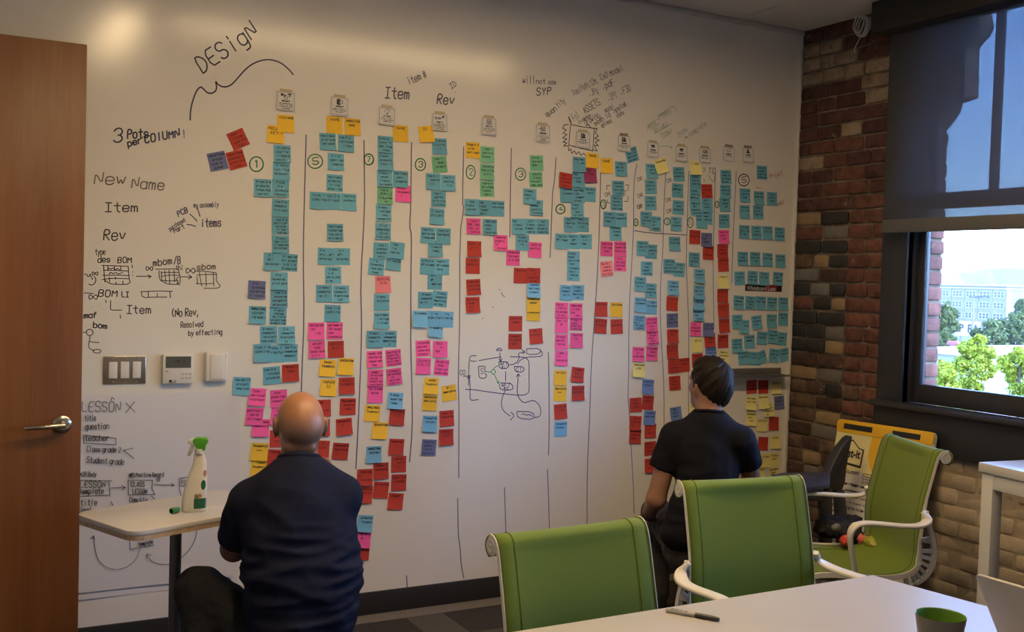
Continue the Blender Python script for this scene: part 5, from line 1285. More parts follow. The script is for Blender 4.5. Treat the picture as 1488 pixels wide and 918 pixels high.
for q, (s_, z_, h_) in enumerate((('free & clear', .0565, .0042), ('cleaner', .0505, .0038))): ribbons(tl, [[(a_+.002, b_+z_) for a_, b_ in p] for p in hand(s_, h_, .022 if q == 0 else .014, jit=0)], .0011, lambda a_, b_: (a_, -bcen(b_)[1]*.62*math.sqrt(max(0.05, 1-((a_-bcen(b_)[0])/bcen(b_)[1])**2))**.82-.0014, b_))
tl.build('label_print', M['ink_black'], sb, recalc=False)
mc = MB().lathe([(.0, 0), (.0085, 0), (.0095, .002), (.0105, .030), (.0095, .032), (.0095, .030), (.0085, .006), (.0, .006)], 20)
o = mc.build('marker_cap', mat('cap_green', (.03, .20, .05), .35), smooth=True); o.location = (.712, -.850, .7507); o.rotation_euler = (0, -PI/2, math.radians(30)); tag(o, 'dark green marker cap lying beside the foot of the spray bottle', 'marker_cap')  # loose green cap of a marker pen

# ------------------------------------------------------------------ meeting table and what lies on it
A_, B_ = atz(1268, 835, .74), atz(1422, 877, .74); dv = (B_-A_).normalized(); rb = A_+dv*1.35
TP = [(A_.x, A_.y), (.62, A_.y-.012), (.62, rb.y), (rb.x, rb.y)]
mt = tag(empty('meeting_table', (1.5, -3.0, 0)), 'white laminate meeting table in the foreground with green chairs pushed in', 'table')
MB().prism([(x_-1.5, y_+3.0, .712) for x_, y_ in TP], (0, 0, 0), (0, 0, .028)).build('table_top', M['white_lam'], mt, bevel=.0025)
for x_, y_ in ((.80, -2.75), (.80, -3.5), (2.30, -2.72), (2.38, -3.5)):
    MB().tube([(x_-1.5, y_+3, 0), (x_-1.5, y_+3, .712)], .025, 16).build('leg', M['alu'], mt, smooth=True)
p0, p1 = atz(968, 885.5, .746), atz(1046, 900, .746); d_ = (p1-p0).normalized(); L_ = (p1-p0).length
pen = tag(empty('marker_pen', (p0.x, p0.y, .7462), math.atan2(d_.y, d_.x)), 'grey felt marker pen with a black cap lying on the white table edge', 'pen')
def along(prof): return [(r_, z_) for r_, z_ in prof]
def xlathe(prof, m, name, par):
    mb = MB().lathe(prof, 18); mb.v = [(v[2], v[1], v[0]) for v in mb.v]; return mb.build(name, m, par, smooth=True)
xlathe([(0, 0), (.0050, 0), (.0056, .002), (.0060, L_*.55), (0, L_*.55)], mat('pen_grey', (.40, .39, .36), .4), 'barrel', pen)
xlathe([(0, L_*.55), (.0062, L_*.55), (.0060, L_*.9), (.0045, L_*.99), (0, L_)], M['black'], 'pen_cap', pen)
tl = MB(); ribbons(tl, [[(a_+L_*.10, b_-.0022) for a_, b_ in p] for p in hand('Sharpie', .0048, L_*.30, jit=0, slant=.25)], .0011, lambda a_, b_: (a_, b_*.9-.0012, math.sqrt(max(1e-6, .0060**2-(b_*.9-.0012)**2))+.0002)); tl.build('lettering', M['ink_black'], pen, recalc=False)
cc = atz(1367, 893, .835)
cup = tag(empty('cup', (cc.x, cc.y, .74)), 'wide dark grey cup with a green inside on the table', 'cup')
MB().lathe([(0, 0), (.036, 0), (.041, .004), (.0555, .094), (.0548, .0955)], 40, ends=False).build('outside', mat('cup_grey', (.10, .095, .085), .35), cup, smooth=True)
MB().lathe([(.0548, .0955), (.0525, .094), (.039, .008), (0, .006)], 40, ends=False).build('inside', mat('cup_green', (.13, .27, .03), .4), cup, smooth=True)
TL, BL = atz(1416, 834, .925), atz(1424, 918, .758); T2 = atz(1488, 855, .925); e1 = (T2-TL).normalized(); e2 = (BL-TL); e2 = e2-e1*e2.dot(e1); H_ = e2.length; e2.normalize(); nn = e1.cross(e2).normalized()
if nn.x > 0: nn = -nn
lp = tag(empty('laptop', (TL.x, TL.y, .74)), 'pale grey laptop with its lid half open beside the cup on the table', 'laptop')
O_ = TL-lp.location; k3 = lambda a_, b_, c_: O_+e1*a_+e2*b_+nn*c_
rr = rrect(0, 0, .31, H_, .012, 5)
mb = MB(); N = len(rr); mb.add([k3(a_, b_, 0) for a_, b_ in rr]+[k3(a_, b_, -.007) for a_, b_ in rr], [tuple(range(N)), tuple(range(2*N-1, N-1, -1))]+[(i, (i+1) % N, N+(i+1) % N, N+i) for i in range(N)])
M['laptop'] = mat('laptop_shell', (.36, .345, .33), .45, metal=.25); mb.build('lid', M['laptop'], lp, bevel=.0015)
mb = MB(); mb.add([k3(.008, .008, -.0075), k3(.302, .008, -.0075), k3(.302, H_-.02, -.0075), k3(.008, H_-.02, -.0075)], [(0, 1, 2, 3)]); mb.build('screen', M['black'], lp)
hg = k3(0, H_, 0); hx_ = Vector((-e1.y, e1.x, 0)); hx_ = hx_ if hx_.x > 0 else -hx_
mb = MB(); q0 = Vector((hg.x, hg.y, .002)); mb.prism([q0, q0+e1*.31, q0+e1*.31+hx_*.20, q0+hx_*.20], (0, 0, 0), (0, 0, .013)); mb.build('base', M['laptop'], lp, bevel=.002)

# ------------------------------------------------------------------ white high counter by the window
ct = tag(empty('counter', (atz(1422, 671, .9).x, atz(1422, 671, .9).y, 0), math.radians(-7)), 'white high counter with square legs below the window', 'counter')
MB().box((0, 0, .862), (.56, -1.6, .90)).build('counter_top', M['white_lam'], ct, bevel=.003)
for x_, y_ in ((.01, -.01), (.49, -.01), (.01, -1.53), (.49, -1.53)):
    MB().box((x_, y_, 0), (x_+.055, y_-.055, .862)).build('leg', M['white_paint'], ct, bevel=.003)
mb = MB(); mb.box((.065, -.012, .80), (.49, -.062, .862)); mb.build('rail', M['white_paint'], ct, bevel=.003)
MB().box((.012, -.065, .80), (.062, -1.53, .862)).build('rail', M['white_paint'], ct, bevel=.003)
MB().box((.492, -.065, .80), (.542, -1.53, .862)).build('rail', M['white_paint'], ct, bevel=.003)

# ------------------------------------------------------------------ green mesh chairs
PROF = [(-.352, .885), (-.368, .897), (-.372, .915), (-.362, .932), (-.343, .940), (-.322, .935), (-.308, .918), (-.298, .890), (-.285, .84), (-.268, .77), (-.252, .70), (-.243, .63), (-.243, .57), (-.246, .53), (-.240, .49), (-.215, .458), (-.17, .441), (-.10, .435), (0, .440), (.09, .448), (.16, .450), (.21, .443), (.24, .428), (.254, .405)]
def smooth3(pts, it=2):
    pts = [Vector(p) for p in pts]
    for _ in range(it):
        o_ = [pts[0]]
        for a_, b_ in zip(pts, pts[1:]): o_ += [a_.lerp(b_, .25), a_.lerp(b_, .75)]
        pts = o_+[pts[-1]]
    return pts
def chair_parts(root):
    pr = smooth3([(f_, u_, 0) for f_, u_ in PROF], 1); hw_ = .232
    P = []; Nn = len(pr); T = .006
    def nrm(i):
        a_, b_ = pr[max(i-1, 0)], pr[min(i+1, Nn-1)]; t = (b_-a_).normalized(); return Vector((-t.y, t.x, 0))
    for i, p in enumerate(pr):
        wv = hw_+(.012 if p.y < .5 else 0)+.006*max(0, .62-abs(p.y-.62)*6); row = []
        for j in range(13):
            s_ = -1+2*j/12; sag = .018*(1-s_*s_)*(1 if i > 12 else .15); n_ = nrm(i); q = p-n_*(-sag); row.append((s_*wv, p.x+(-n_.x*-sag if False else n_.x*-sag), p.y+n_.y*-sag))
        P.append(row)
    mb = MB().grid(P); me = mb.build('mesh_fabric', M['green'], root, smooth='all')
    so = me.modifiers.new('thickness', 'SOLIDIFY'); so.thickness = .006; so.offset = 0
    for s_ in (-1, 1):
        for c0 in (.80, .985): MB().tube([Vector(P[i][0 if s_ < 0 else 12])*0 + Vector((s_*abs(P[i][12][0])*c0, P[i][6][1]*(1-c0**2)+P[i][12][1]*c0**2, P[i][6][2]*(1-c0**2)+P[i][12][2]*c0**2))+Vector((0, -nrm(i).x, -nrm(i).y))*(-.0035) for i in range(5, Nn)], .0022, 5).build('seam', M['green_seam'], root, smooth=True)
    for s_ in (-1, 1):
        rail = [Vector((s_*(abs(P[i][12][0])+(.001 if pr[i].y > .6 else .005)), pr[i].x-.004*(pr[i].y > .6), pr[i].y)) for i in range(8, Nn)]
        MB().sweep(rail, [(-.005, -.010), (.005, -.010), (.007, 0), (.005, .010), (-.005, .010)], [Vector((0, nrm(i).x, nrm(i).y)) for i in range(8, Nn)], scales=[((.30, .55) if pr[i].y > .62 else (1, 1) if pr[i].y < .52 else (.3+.7*(.62-pr[i].y)/.10, .55+.45*(.62-pr[i].y)/.10)) for i in range(8, Nn)]).build('side_rail', M['ivory'], root, smooth=True)
        # roll end with its coil
        rc = MB(); rc.tube([(s_*(hw_-.004), -.341, .912), (s_*(hw_+.002), -.341, .912)], .0225, 22)
        rc.build('roll_cap', M['ivory'], root, smooth=True)
        sp_ = MB().tube([(s_*(hw_+.003), -.341+(.004+.0019*t)*math.cos(t*.8+1), .912+(.004+.0019*t)*math.sin(t*.8+1)) for t in range(10)], .0014, 5); sp_.build('roll_coil', M['ivory_grey'], root, smooth=True)
        # flexing spine with its row of ribs
        spn = smooth3([(s_*.238, -.262, .700), (s_*.240, -.285, .62), (s_*.242, -.305, .55), (s_*.242, -.300, .48), (s_*.240, -.262, .425), (s_*.236, -.19, .392), (s_*.232, -.10, .378), (s_*.228, .02, .385), (s_*.226, .16, .415)], 2)
        MB().sweep(spn, [(-.008, -.009), (.008, -.009), (.008, .009), (-.008, .009)], [Vector((0, -.9, .3)) if True else 0]*len(spn)).build('spine', M['ivory'], root, smooth=True)
        rb_ = MB()
        for k in range(11):
            t = k/10; i0 = int((.10+.52*t)*(len(spn)-1)); a_ = spn[i0]; best = min(rail, key=lambda q: (q-a_).length); d2 = best-a_
            if d2.length < .012: continue
            up = d2.normalized(); sd = Vector((1, 0, 0)); tn = up.cross(sd).normalized(); w_ = .007
            rb_.prism([a_+sd*.006+tn*w_, a_-sd*.006+tn*w_, a_-sd*.006-tn*w_, a_+sd*.006-tn*w_], (0, 0, 0), d2)
        rb_.build('spine_rib', M['ivory_grey'], root)
        arm = smooth3([(s_*.240, -.250, .700), (s_*.262, -.266, .668), (s_*.285, -.22, .652), (s_*.292, -.15, .652), (s_*.288, -.06, .660), (s_*.283, .015, .664), (s_*.278, .055, .652), (s_*.272, .070, .615), (s_*.262, .055, .55), (s_*.250, .035, .48), (s_*.242, .020, .425), (s_*.236, .012, .385)], 2)
        n_ = len(arm); wid = []
        for i in range(n_):
            t = i/(n_-1); wid.append((1.0 if .18 < t < .62 else .55+.45*min(1, (t/.18 if t <= .18 else max(0, 1-(t-.62)/.25))), 1.0))
        ups = [Vector((0, 0, 1)) if i < n_*.52 else Vector((0, .9, .45)).lerp(Vector((0, 1, .15)), (i/n_-.52)/.48) for i in range(n_)]
        MB().sweep(arm, rrect(-.022, -.0075, .022, .0075, .006, 3), ups, scales=wid).build('armrest', M['ivory'], root, smooth=True)
        MB().tube([(s_*.228, .012, .385), (s_*.252, .012, .385)], .012, 14).build('arm_bolt', M['ivory_grey'], root, smooth=True)
    fr = MB().sweep([(-.232, .07, .385), (0, .06, .372), (.232, .07, .385)], rrect(-.05, -.012, .05, .012, .01, 3), (0, 0, 1)); fr.sweep([(-.236, -.12, .378), (0, -.10, .366), (.236, -.12, .378)], rrect(-.035, -.011, .035, .011, .01, 3), (0, 0, 1)); fr.box((-.05, -.16, .345), (.05, .11, .372))
    fr.build('seat_frame', M['ivory'], root, smooth=True)
    MB().tube([(0, -.02, .09), (0, -.02, .35)], .024, 18).build('column', M['alu'], root, smooth=True)
    for k in range(5):
        a_ = 2*PI*k/5+.3; d2 = Vector((math.cos(a_), math.sin(a_), 0)); c_ = Vector((0, -.02, 0))
        MB().sweep([c_+d2*.02+Vector((0, 0, .105)), c_+d2*.15+Vector((0, 0, .092)), c_+d2*.30+Vector((0, 0, .072))], rrect(-.02, -.012, .02, .012, .008, 2), (0, 0, 1), scales=[(1, 1), (.9, .9), (.65, .7)]).build('base_arm', M['ivory'], root, smooth=True)
        cs = MB(); w0 = c_+d2*.295+Vector((0, 0, .030)); sd = Vector((-d2.y, d2.x, 0))
        for s2 in (-1, 1): cs.tube([w0+sd*.008*s2, w0+sd*.022*s2], .029, 16)
        cs.tube([w0+Vector((0, 0, .01)), w0+Vector((0, 0, .045))], .007, 8); cs.build('caster', M['black'], root, smooth=True)
def copy_tree(o, parent=None):
    c = o.copy(); COL.objects.link(c); c.parent = parent
    if parent is not None: c.matrix_parent_inverse = o.matrix_parent_inverse
    for ch in [q for q in bpy.data.objects if q.parent == o]: copy_tree(ch, c)
    return c
proto = tag(empty('office_chair'), 'x', 'chair', 'green mesh office chairs'); chair_parts(proto)
def seat_at(o, top, facing, label, scale=1.0):
    """top: where the middle of the roll stands on the floor plan; facing: the way the sitter looks"""
    f_ = Vector(facing).normalized(); o.location = (top[0]+f_.x*.335*scale, top[1]+f_.y*.335*scale, 0); o.rotation_euler = (0, 0, math.atan2(f_.y, f_.x)-PI/2); o['label'] = label; o.scale = (scale,)*3; return o
kids = [copy_tree(proto), copy_tree(proto)]
seat_at(proto, (1.425, -2.24), (.05, -1, 0), 'green mesh chair with ivory frame pushed into the table, nearest the camera')
seat_at(kids[0], (2.315, -1.875), (-.125, -1, 0), 'green mesh chair pushed in at the table corner, in front of the dark-haired person')
seat_at(kids[1], (3.60, -1.49), (-.93, .365, 0), 'green mesh chair turned sideways by the brick wall, with clothing on its seat')

# ------------------------------------------------------------------ dark tablet-arm chair in the corner
tc_ = tag(empty('tablet_chair', (3.75, -.72, 0), math.radians(8)), 'black plastic tablet-arm chair in the corner behind the green chair', 'chair')
def loc2(P, o_): 
    c_, s_ = math.cos(-o_.rotation_euler.z), math.sin(-o_.rotation_euler.z); d2 = Vector(P)-o_.location; return (d2.x*c_-d2.y*s_, d2.x*s_+d2.y*c_, d2.z)
tp = [atz(x_, y_, .70) for x_, y_ in ((1112, 700), (1120, 691), (1136, 686.5), (1165, 686), (1206, 686.5), (1206, 703), (1150, 712))]
mb = MB().prism([loc2(p, tc_) for p in tp], (0, 0, 0), (0, 0, -.016)); M['dark_chair'] = mat('dark_chair_plastic', (.024, .027, .035), .5); M['tablet'] = mat('tablet_laminate', (.030, .028, .030), .45); mb.build('tablet', M['tablet'], tc_, bevel=.003)
YT = -.80
def side(name, pts, th, m, **kw):
    mb = MB().prism([loc2(aty(x_, y_, YT), tc_) for x_, y_ in pts], (0, 0, 0), (0, th, 0)); return mb.build(name, m, tc_, **kw)
side('backrest', [(1240, 633), (1235, 637), (1224, 650), (1214, 669), (1206, 687), (1199, 700), (1203, 709), (1216, 713), (1225, 712), (1229, 700), (1231, 680), (1235, 655)], .05, M['dark_chair'], bevel=.008)
side('leg', [(1196, 709), (1210, 710), (1210, 800), (1196, 800)], .03, M['dark_chair'], bevel=.004)
side('leg', [(1216, 712), (1228, 712), (1236, 795), (1222, 795)], .03, M['dark_chair'], bevel=.004)
side('leg', [(1128, 690), (1138, 690), (1134, 800), (1124, 800)], .03, M['dark_chair'], bevel=.004)
side('cross_bar', [(1138, 708), (1205, 707), (1205, 714), (1138, 715)], .03, M['dark_chair'], bevel=.004)
mb = MB().prism([loc2(p, tc_) for p in (aty(1130, 728, YT), aty(1196, 728, YT))]+[loc2(aty(1196, 728, YT)+Vector((0, .36, 0)), tc_), loc2(aty(1130, 728, YT)+Vector((0, .36, 0)), tc_)], (0, 0, 0), (0, 0, .03)); mb.build('seat', M['dark_chair'], tc_, bevel=.008)

# ------------------------------------------------------------------ easel pad leaning under the window
TLp, TRp = atx(1222, 608, 4.20), atx(1364, 637, 4.20); wd_ = .615; ht_ = .90; lean = math.asin(min(.95, .165/ht_))
ep = tag(empty('easel_pad', (4.04, TLp.y, 0)), 'easel pad with yellow top band and black house-shaped logo, leaning under the window', 'easel pad'); ep.rotation_euler = (math.radians(-1.2), lean, 0)
M['pad_yellow'] = mat('pad_yellow', (.86, .50, .025), .5); M['pad_cream'] = mat('pad_cream', (.80, .72, .36), .6); M['pad_white'] = mat('pad_cover', (.70, .67, .60), .6)
R2 = rrect(-wd_, 0, 0, ht_, .025, 4)
def pad(name, poly, x0, x1, m, **kw): return MB().prism([(0, a_, b_) for a_, b_ in poly], (x0, 0, 0), (x1, 0, 0)).build(name, m, ep, **kw)
pad('backboard', R2, 0, .022, M['pad_white'], bevel=.002)
pad('cover_sheet', [(-wd_+.004, .02), (-.004, .02), (-.004, ht_-.06), (-wd_+.004, ht_-.06)], -.004, 0, M['pad_white'])
pad('cream_panel', [(-wd_+.19, ht_-.33), (-.19, ht_-.25), (-.006, ht_-.30), (-.006, ht_-.06), (-wd_+.19, ht_-.06)][1:4]+[(-.33, ht_-.06), (-.33, ht_-.31)], -.005, -.003, M['pad_cream'])
pad('yellow_panel', [(-wd_+.006, ht_-.06), (-.245, ht_-.06), (-.235, ht_-.17), (-.27, ht_-.245), (-wd_+.006, ht_-.26)], -.0052, -.003, M['pad_yellow'])
tb = rrect(-wd_, ht_-.068, 0, ht_, .022, 4); pad('top_band', tb, -.008, .004, M['pad_yellow'], bevel=.002)
for y0, y1 in ((-.24, -.05), (-.54, -.37)): pad('handle_slot', [(y0, ht_-.048), (y1, ht_-.048), (y1, ht_-.020), (y0, ht_-.020)], -.0095, -.007, M['black'])
house = [(-.025, ht_-.135), (-.005-.03, ht_-.205), (-.055, ht_-.215), (-.115, ht_-.30), (-.285, ht_-.285), (-.295, ht_-.165), (-.245, ht_-.115), (-.205, ht_-.135), (-.13, ht_-.085), (-.10, ht_-.10), (-.085, ht_-.135)]
house = [(-.045, ht_-.155), (-.075, ht_-.235), (-.11, ht_-.225), (-.13, ht_-.275), (-.275, ht_-.285), (-.285, ht_-.165), (-.245, ht_-.160), (-.175, ht_-.105), (-.115, ht_-.150)]
sc = lambda a_, b_: (-.030+(a_+.045)*.72, ht_-.10+(b_-ht_+.105)*.72); house = [sc(*q) for q in house]
sm_ = MB(); hs = house+[house[0]]; ribbons(sm_, [hs], .006, lambda a_, b_: (-.0060, a_, b_)); ribbons(sm_, [[sc(-.285, ht_-.165), sc(-.278, ht_-.290), sc(-.13, ht_-.280)]], .010, lambda a_, b_: (-.0061, a_, b_)); sm_.build('logo_outline', M['ink_black'], ep, recalc=False)
RY = Matrix(((0, 0, -1, 0), (-1, 0, 0, 0), (0, 1, 0, 0), (0, 0, 0, 1)))
text_mesh('lettering', 'Post-it', .056, Matrix.Translation((-.0062, -.118, ht_-.172)) @ RY @ Matrix.Diagonal((.92, 1.1, 1, 1)), M['ink_black'], ep, bold=.0018)
text_mesh('lettering', 'Post-it.com', .033, Matrix.Translation((-.0058, -.120, ht_-.265)) @ RY, M['ink_black'], ep, bold=.0004)
sm_ = MB(); R = random.Random(9)
ribbons(sm_, [[(-.225, ht_-.262), (-.285, ht_-.262), (-.285, ht_-.312), (-.225, ht_-.312), (-.225, ht_-.262)]], .003, lambda a_, b_: (-.0058, a_, b_))
for q in range(16):
    z_ = ht_-.335-.030*q; bold_ = q in (0, 4, 7, 9, 11); ln_ = R.uniform(.32, .42)
    ribbons(sm_, [[(-.03-a_, b_+z_) for a_, b_ in p] for p in hand(''.join(R.choice('aeinorstlmcd  ') for _ in range(26)), .012 if bold_ else .009, ln_, jit=.1, rnd=R)], .0042 if bold_ else .002, lambda a_, b_: (-.0058, a_, b_))
for q in range(3): ribbons(sm_, [[(-.230-a_, b_+ht_-.279-.013*q) for a_, b_ in p] for p in hand('ornsteam', .007, .05, jit=.1, rnd=R)], .0018, lambda a_, b_: (-.0058, a_, b_))
sm_.build('fine_print', M['ink_black'], ep, recalc=False)

# ------------------------------------------------------------------ clothing and wrappers on the sideways chair
def lump(name, c, r, m, label, cat, seed, n=9, h=.005, amp=.010, fr=38):
    R = random.Random(seed); pr = []
    for _ in range(n):
        a_ = R.uniform(0, 2*PI); q_ = math.sqrt(R.random()); s_ = R.uniform(.30, .55)*(1-.35*q_)
        pr.append(ell((c[0]+r[0]*q_*math.cos(a_), c[1]+r[1]*q_*math.sin(a_), c[2]+r[2]*R.uniform(.15, .75)*(1-.6*q_)), (r[0]*s_, r[1]*s_, r[2]*R.uniform(.30, .55)), k=r[2]*.5))
    base = c[2]
    def d_(p, nn_):
        v = Vector(p); return (amp*(1-2.2*abs(mnoise.noise(v*fr)))*.6+amp*.5*mnoise.noise(v*fr*2.3))*(1 if p[2] > base+.006 else .15)
    o_ = net_object(name, pr, h, m, k=r[2]*.5, disp=d_, relax=1); tag(o_, label, cat); return o_
c0 = atz(1222, 772, .475); lump('jacket', (c0.x, c0.y, .462), (.135, .10, .075), mat('black_cloth', (.012, .012, .014), .85, bump=.4, bscale=300), 'crumpled black jacket lying on the seat of the sideways chair', 'clothing', 3, 16, .006, .016, 26)
c0 = atz(1227, 786, .47); lump('wrapper', (c0.x, c0.y, .462), (.030, .028, .030), mat('red_foil', (.56, .05, .025), .35), 'red crumpled wrapper on the green seat in front of the black jacket', 'wrapper', 5, 7, .0035, .008, 70)
c0 = atz(1249, 783, .47); lump('wrapper', (c0.x, c0.y, .463), (.030, .034, .034), mat('pink_foil', (.66, .15, .14), .35), 'salmon pink wrapper between the red wrapper and the armrest', 'wrapper', 6, 7, .0035, .008, 70)
c0 = atz(1268, 789, .47); lump('wrapper', (c0.x, c0.y, .463), (.038, .042, .034), mat('lime_foil', (.36, .36, .05), .35), 'yellow green wrapper under the near armrest of the sideways chair', 'wrapper', 7, 8, .0035, .009, 60)
c0 = atz(1219, 766, .53); lump('pouch', (c0.x, c0.y, .515), (.030, .030, .030), mat('grey_pouch', (.16, .17, .19), .5), 'small grey pouch on top of the black jacket', 'pouch', 8, 5, .004, .004, 50)

# ------------------------------------------------------------------ people
def frame(O, deg):
    h = math.radians(deg); F = Vector((math.sin(h), math.cos(h), 0)); Rt = Vector((math.cos(h), -math.sin(h), 0)); O = Vector(O)
    return lambda r, f, u: tuple(O+Rt*r+F*f+Vector((0, 0, u)))
def head(P, c, yaw, s=1.0, pitch=0.0):
    """skull, face, ears about centre c (r,f,u); yaw turns the face to the right of the body's front"""
    y = math.radians(yaw); pt = math.radians(pitch)
    def Q(r, f, u):
        f, u = f*math.cos(pt)-u*math.sin(pt), f*math.sin(pt)+u*math.cos(pt)
        return P(c[0]+(r*math.cos(y)+f*math.sin(y))*s, c[1]+(-r*math.sin(y)+f*math.cos(y))*s, c[2]+u*s)
    o = Vector(Q(0, 0, 0)); ax = [(Vector(Q(1, 0, 0))-o).normalized(), (Vector(Q(0, 1, 0))-o).normalized(), (Vector(Q(0, 0, 1))-o).normalized()]
    E = lambda ce, r, **k: ell(Q(*ce), [q*s for q in r], ax, **k)
    pr = [E((0, -.008, .018), (.077, .097, .092)), E((0, -.045, -.015), (.066, .058, .062), k=.03), E((0, .035, -.03), (.062, .062, .085), k=.03), E((0, .055, -.085), (.044, .040, .035), k=.03), E((0, .082, .022), (.058, .018, .014), k=.02),
          E((0, .098, -.020), (.012, .016, .026), k=.014), E((0, .110, -.036), (.0145, .014, .011), k=.010), E((0, .088, -.066), (.026, .012, .007), k=.008), E((0, .087, -.078), (.022, .011, .007), k=.008), E((.032, .066, -.022), (.026, .026, .020), k=.02), E((-.032, .066, -.022), (.026, .026, .020), k=.02),
          E((.032, .098, .004), (.016, .012, .010), k=.010, sub=True), E((-.032, .098, .004), (.016, .012, .010), k=.010, sub=True)]
    for sx in (-1, 1):
        pr += [E((sx*.081, -.004, -.012), (.010, .019, .033), k=.010), E((sx*.088, -.014, .000), (.006, .016, .028), k=.006), E((sx*.091, .004, -.010), (.006, .009, .015), k=.006, sub=True)]
    return pr, Q, ax
def hand_prims(P, wrist, tip_dir, palm_n, thumb_side, curl=.5, s=1.0):
    """palm, four jointed fingers of different length and a thumb; all vectors in (r,f,u)"""
    d = Vector(tip_dir).normalized(); n = Vector(palm_n); n = (n-d*n.dot(d)).normalized(); w = d.cross(n).normalized()*thumb_side; W0 = Vector(wrist)
    G = lambda a, b, c: P(*(W0+d*a*s+w*b*s+n*c*s)); pr = []
    for b in (-.030, -.010, .010, .030): pr.append(cap(G(.010, b*.55, 0), .014*s, G(.085, b, 0), .0115*s, k=.012))
    for b, L in ((.030, .066), (.010, .074), (-.010, .069), (-.030, .054)):
        p = Vector((.088, b, 0)); a = 0.0
        for q, fr in enumerate((.45, .30, .25)):
            a += curl*(.9 if q else .7); e = p+Vector((math.cos(a), 0, math.sin(a)))*L*fr; pr.append(cap(G(*p), (.0088-.0008*q)*s, G(*e), (.0082-.0009*q)*s, k=.004)); p = e
    t0 = Vector((.025, .026, .004)); t1 = Vector((.055, .052, .014)); t2 = Vector((.082, .058, .026+.02*curl)); pr += [cap(G(*t0), .0125*s, G(*t1), .0105*s, k=.008), cap(G(*t1), .0102*s, G(*t2), .0085*s, k=.004)]
    return pr
def shoe(name, P, heel, toe, par):
    h, t = Vector(heel), Vector(toe); m = h.lerp(t, .45)
    net_object(name, [cap(P(h.x, h.y, .045), .038, P(m.x, m.y, .048), .042), cap(P(m.x, m.y, .042), .042, P(t.x, t.y, .030), .030), cap(P(h.x, h.y, .06), .040, P(h.x, h.y, .10), .042), ell(P(m.x, m.y, .012), (.06, .06, .012), k=.01)], .009, M['shoe'], par, k=.03)
def folds(P0, amp, dirs):
    def f(p, n):
        v = Vector(p); a = 0.0
        for (kx, ky, kz, w, c, rad) in dirs:
            d = (v-Vector(c)).length/rad
            if d < 1: a += w*(1-d*d)*(1-abs(mnoise.noise(Vector((v.x*kx, v.y*ky, v.z*kz))))*2.4)
        return amp*a+.0012*mnoise.noise(v*14)
    return f

def stubble_and_shade():
    m = mat('skin_shaved_hair_neck_shade', (.42, .205, .12), .42, bump=.06, bscale=250); nt = m.node_tree; b = nt.nodes['Principled BSDF']; L = nt.links.new
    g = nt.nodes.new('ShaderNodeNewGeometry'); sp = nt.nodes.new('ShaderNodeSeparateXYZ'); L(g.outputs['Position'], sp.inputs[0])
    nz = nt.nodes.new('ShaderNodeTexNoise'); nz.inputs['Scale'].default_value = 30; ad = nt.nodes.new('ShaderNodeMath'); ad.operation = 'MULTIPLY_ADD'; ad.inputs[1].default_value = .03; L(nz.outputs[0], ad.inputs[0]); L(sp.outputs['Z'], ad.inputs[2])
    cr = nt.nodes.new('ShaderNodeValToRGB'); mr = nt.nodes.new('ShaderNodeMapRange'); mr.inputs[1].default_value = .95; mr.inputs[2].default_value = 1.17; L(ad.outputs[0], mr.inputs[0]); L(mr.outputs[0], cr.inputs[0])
    e = cr.color_ramp.elements; e[0].position = .05; e[0].color = (.24, .115, .075, 1); e[1].position = .80; e[1].color = (.44, .205, .105, 1)  # real stubble above; lowest stop darkens the neck skin to imitate shade
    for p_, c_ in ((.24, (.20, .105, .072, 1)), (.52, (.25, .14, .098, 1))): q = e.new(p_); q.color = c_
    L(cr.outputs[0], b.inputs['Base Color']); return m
M['skin_stubble_shade'] = stubble_and_shade()
# person 1: bald man squatting by the side table, back to us
P = frame((1.04, -1.15, 0), 17.2)
hp_, Q, ax = head(P, (0, .100, 1.060), -8, 1.0, -2)
body = hp_+[cap(P(0, .072, .90), .063, P(0, .085, 1.0), .060, k=.02), cap(P(-.036, .034, .988), .019, P(.036, .034, .988), .019, k=.012), cap(P(-.034, .036, .955), .017, P(.034, .036, .955), .017, k=.012), ell(P(0, .03, .74), (.15, .10, .20), k=.04), ell(P(0, -.02, .42), (.145, .11, .13), k=.05), cap(P(-.14, .03, .82), .045, P(.14, .03, .83), .045, k=.04),
            cap(P(-.166, .03, .80), .046, P(-.212, .12, .630), .043), cap(P(-.212, .12, .630), .042, P(-.13, .34, .655), .030), cap(P(.150, .03, .82), .044, P(.155, .24, .70), .042), cap(P(.155, .24, .70), .041, P(.13, .47, .79), .029)]
body += hand_prims(P, (-.125, .35, .657), (.4, .8, -.1), (.3, 0, -1), 1, .35)+hand_prims(P, (.128, .48, .795), (-.1, .9, .35), (-.8, .1, -.3), 1, .75)
body += [cap(P(-.09, .02, .33), .075, P(-.33, .15, .49), .052), cap(P(.10, .04, .33), .075, P(.12, .42, .48), .052), cap(P(-.33, .15, .49), .05, P(-.25, .0, .10), .036), cap(P(.12, .42, .48), .05, P(.13, .24, .10), .036)]
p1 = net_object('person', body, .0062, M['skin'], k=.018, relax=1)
p1.data.materials[0] = M['skin_stubble_shade']
tag(p1, 'bald person in a navy t-shirt squatting at the whiteboard, back turned, beside the side table', 'person')
shirt = [ell(P(.0, .02, .80), (.165, .115, .15), k=.08), ell(P(.018, -.005, .67), (.188, .130, .18), k=.08), ell(P(.022, -.02, .53), (.192, .140, .16), k=.08), ell(P(.018, -.025, .41), (.178, .144, .11), k=.06, cut=[(P(0, 0, .335), (0, 0, -1))]), cap(P(-.150, .03, .828), .050, P(0, .035, .905), .064, k=.05), cap(P(.150, .03, .842), .050, P(0, .035, .905), .064, k=.05)]
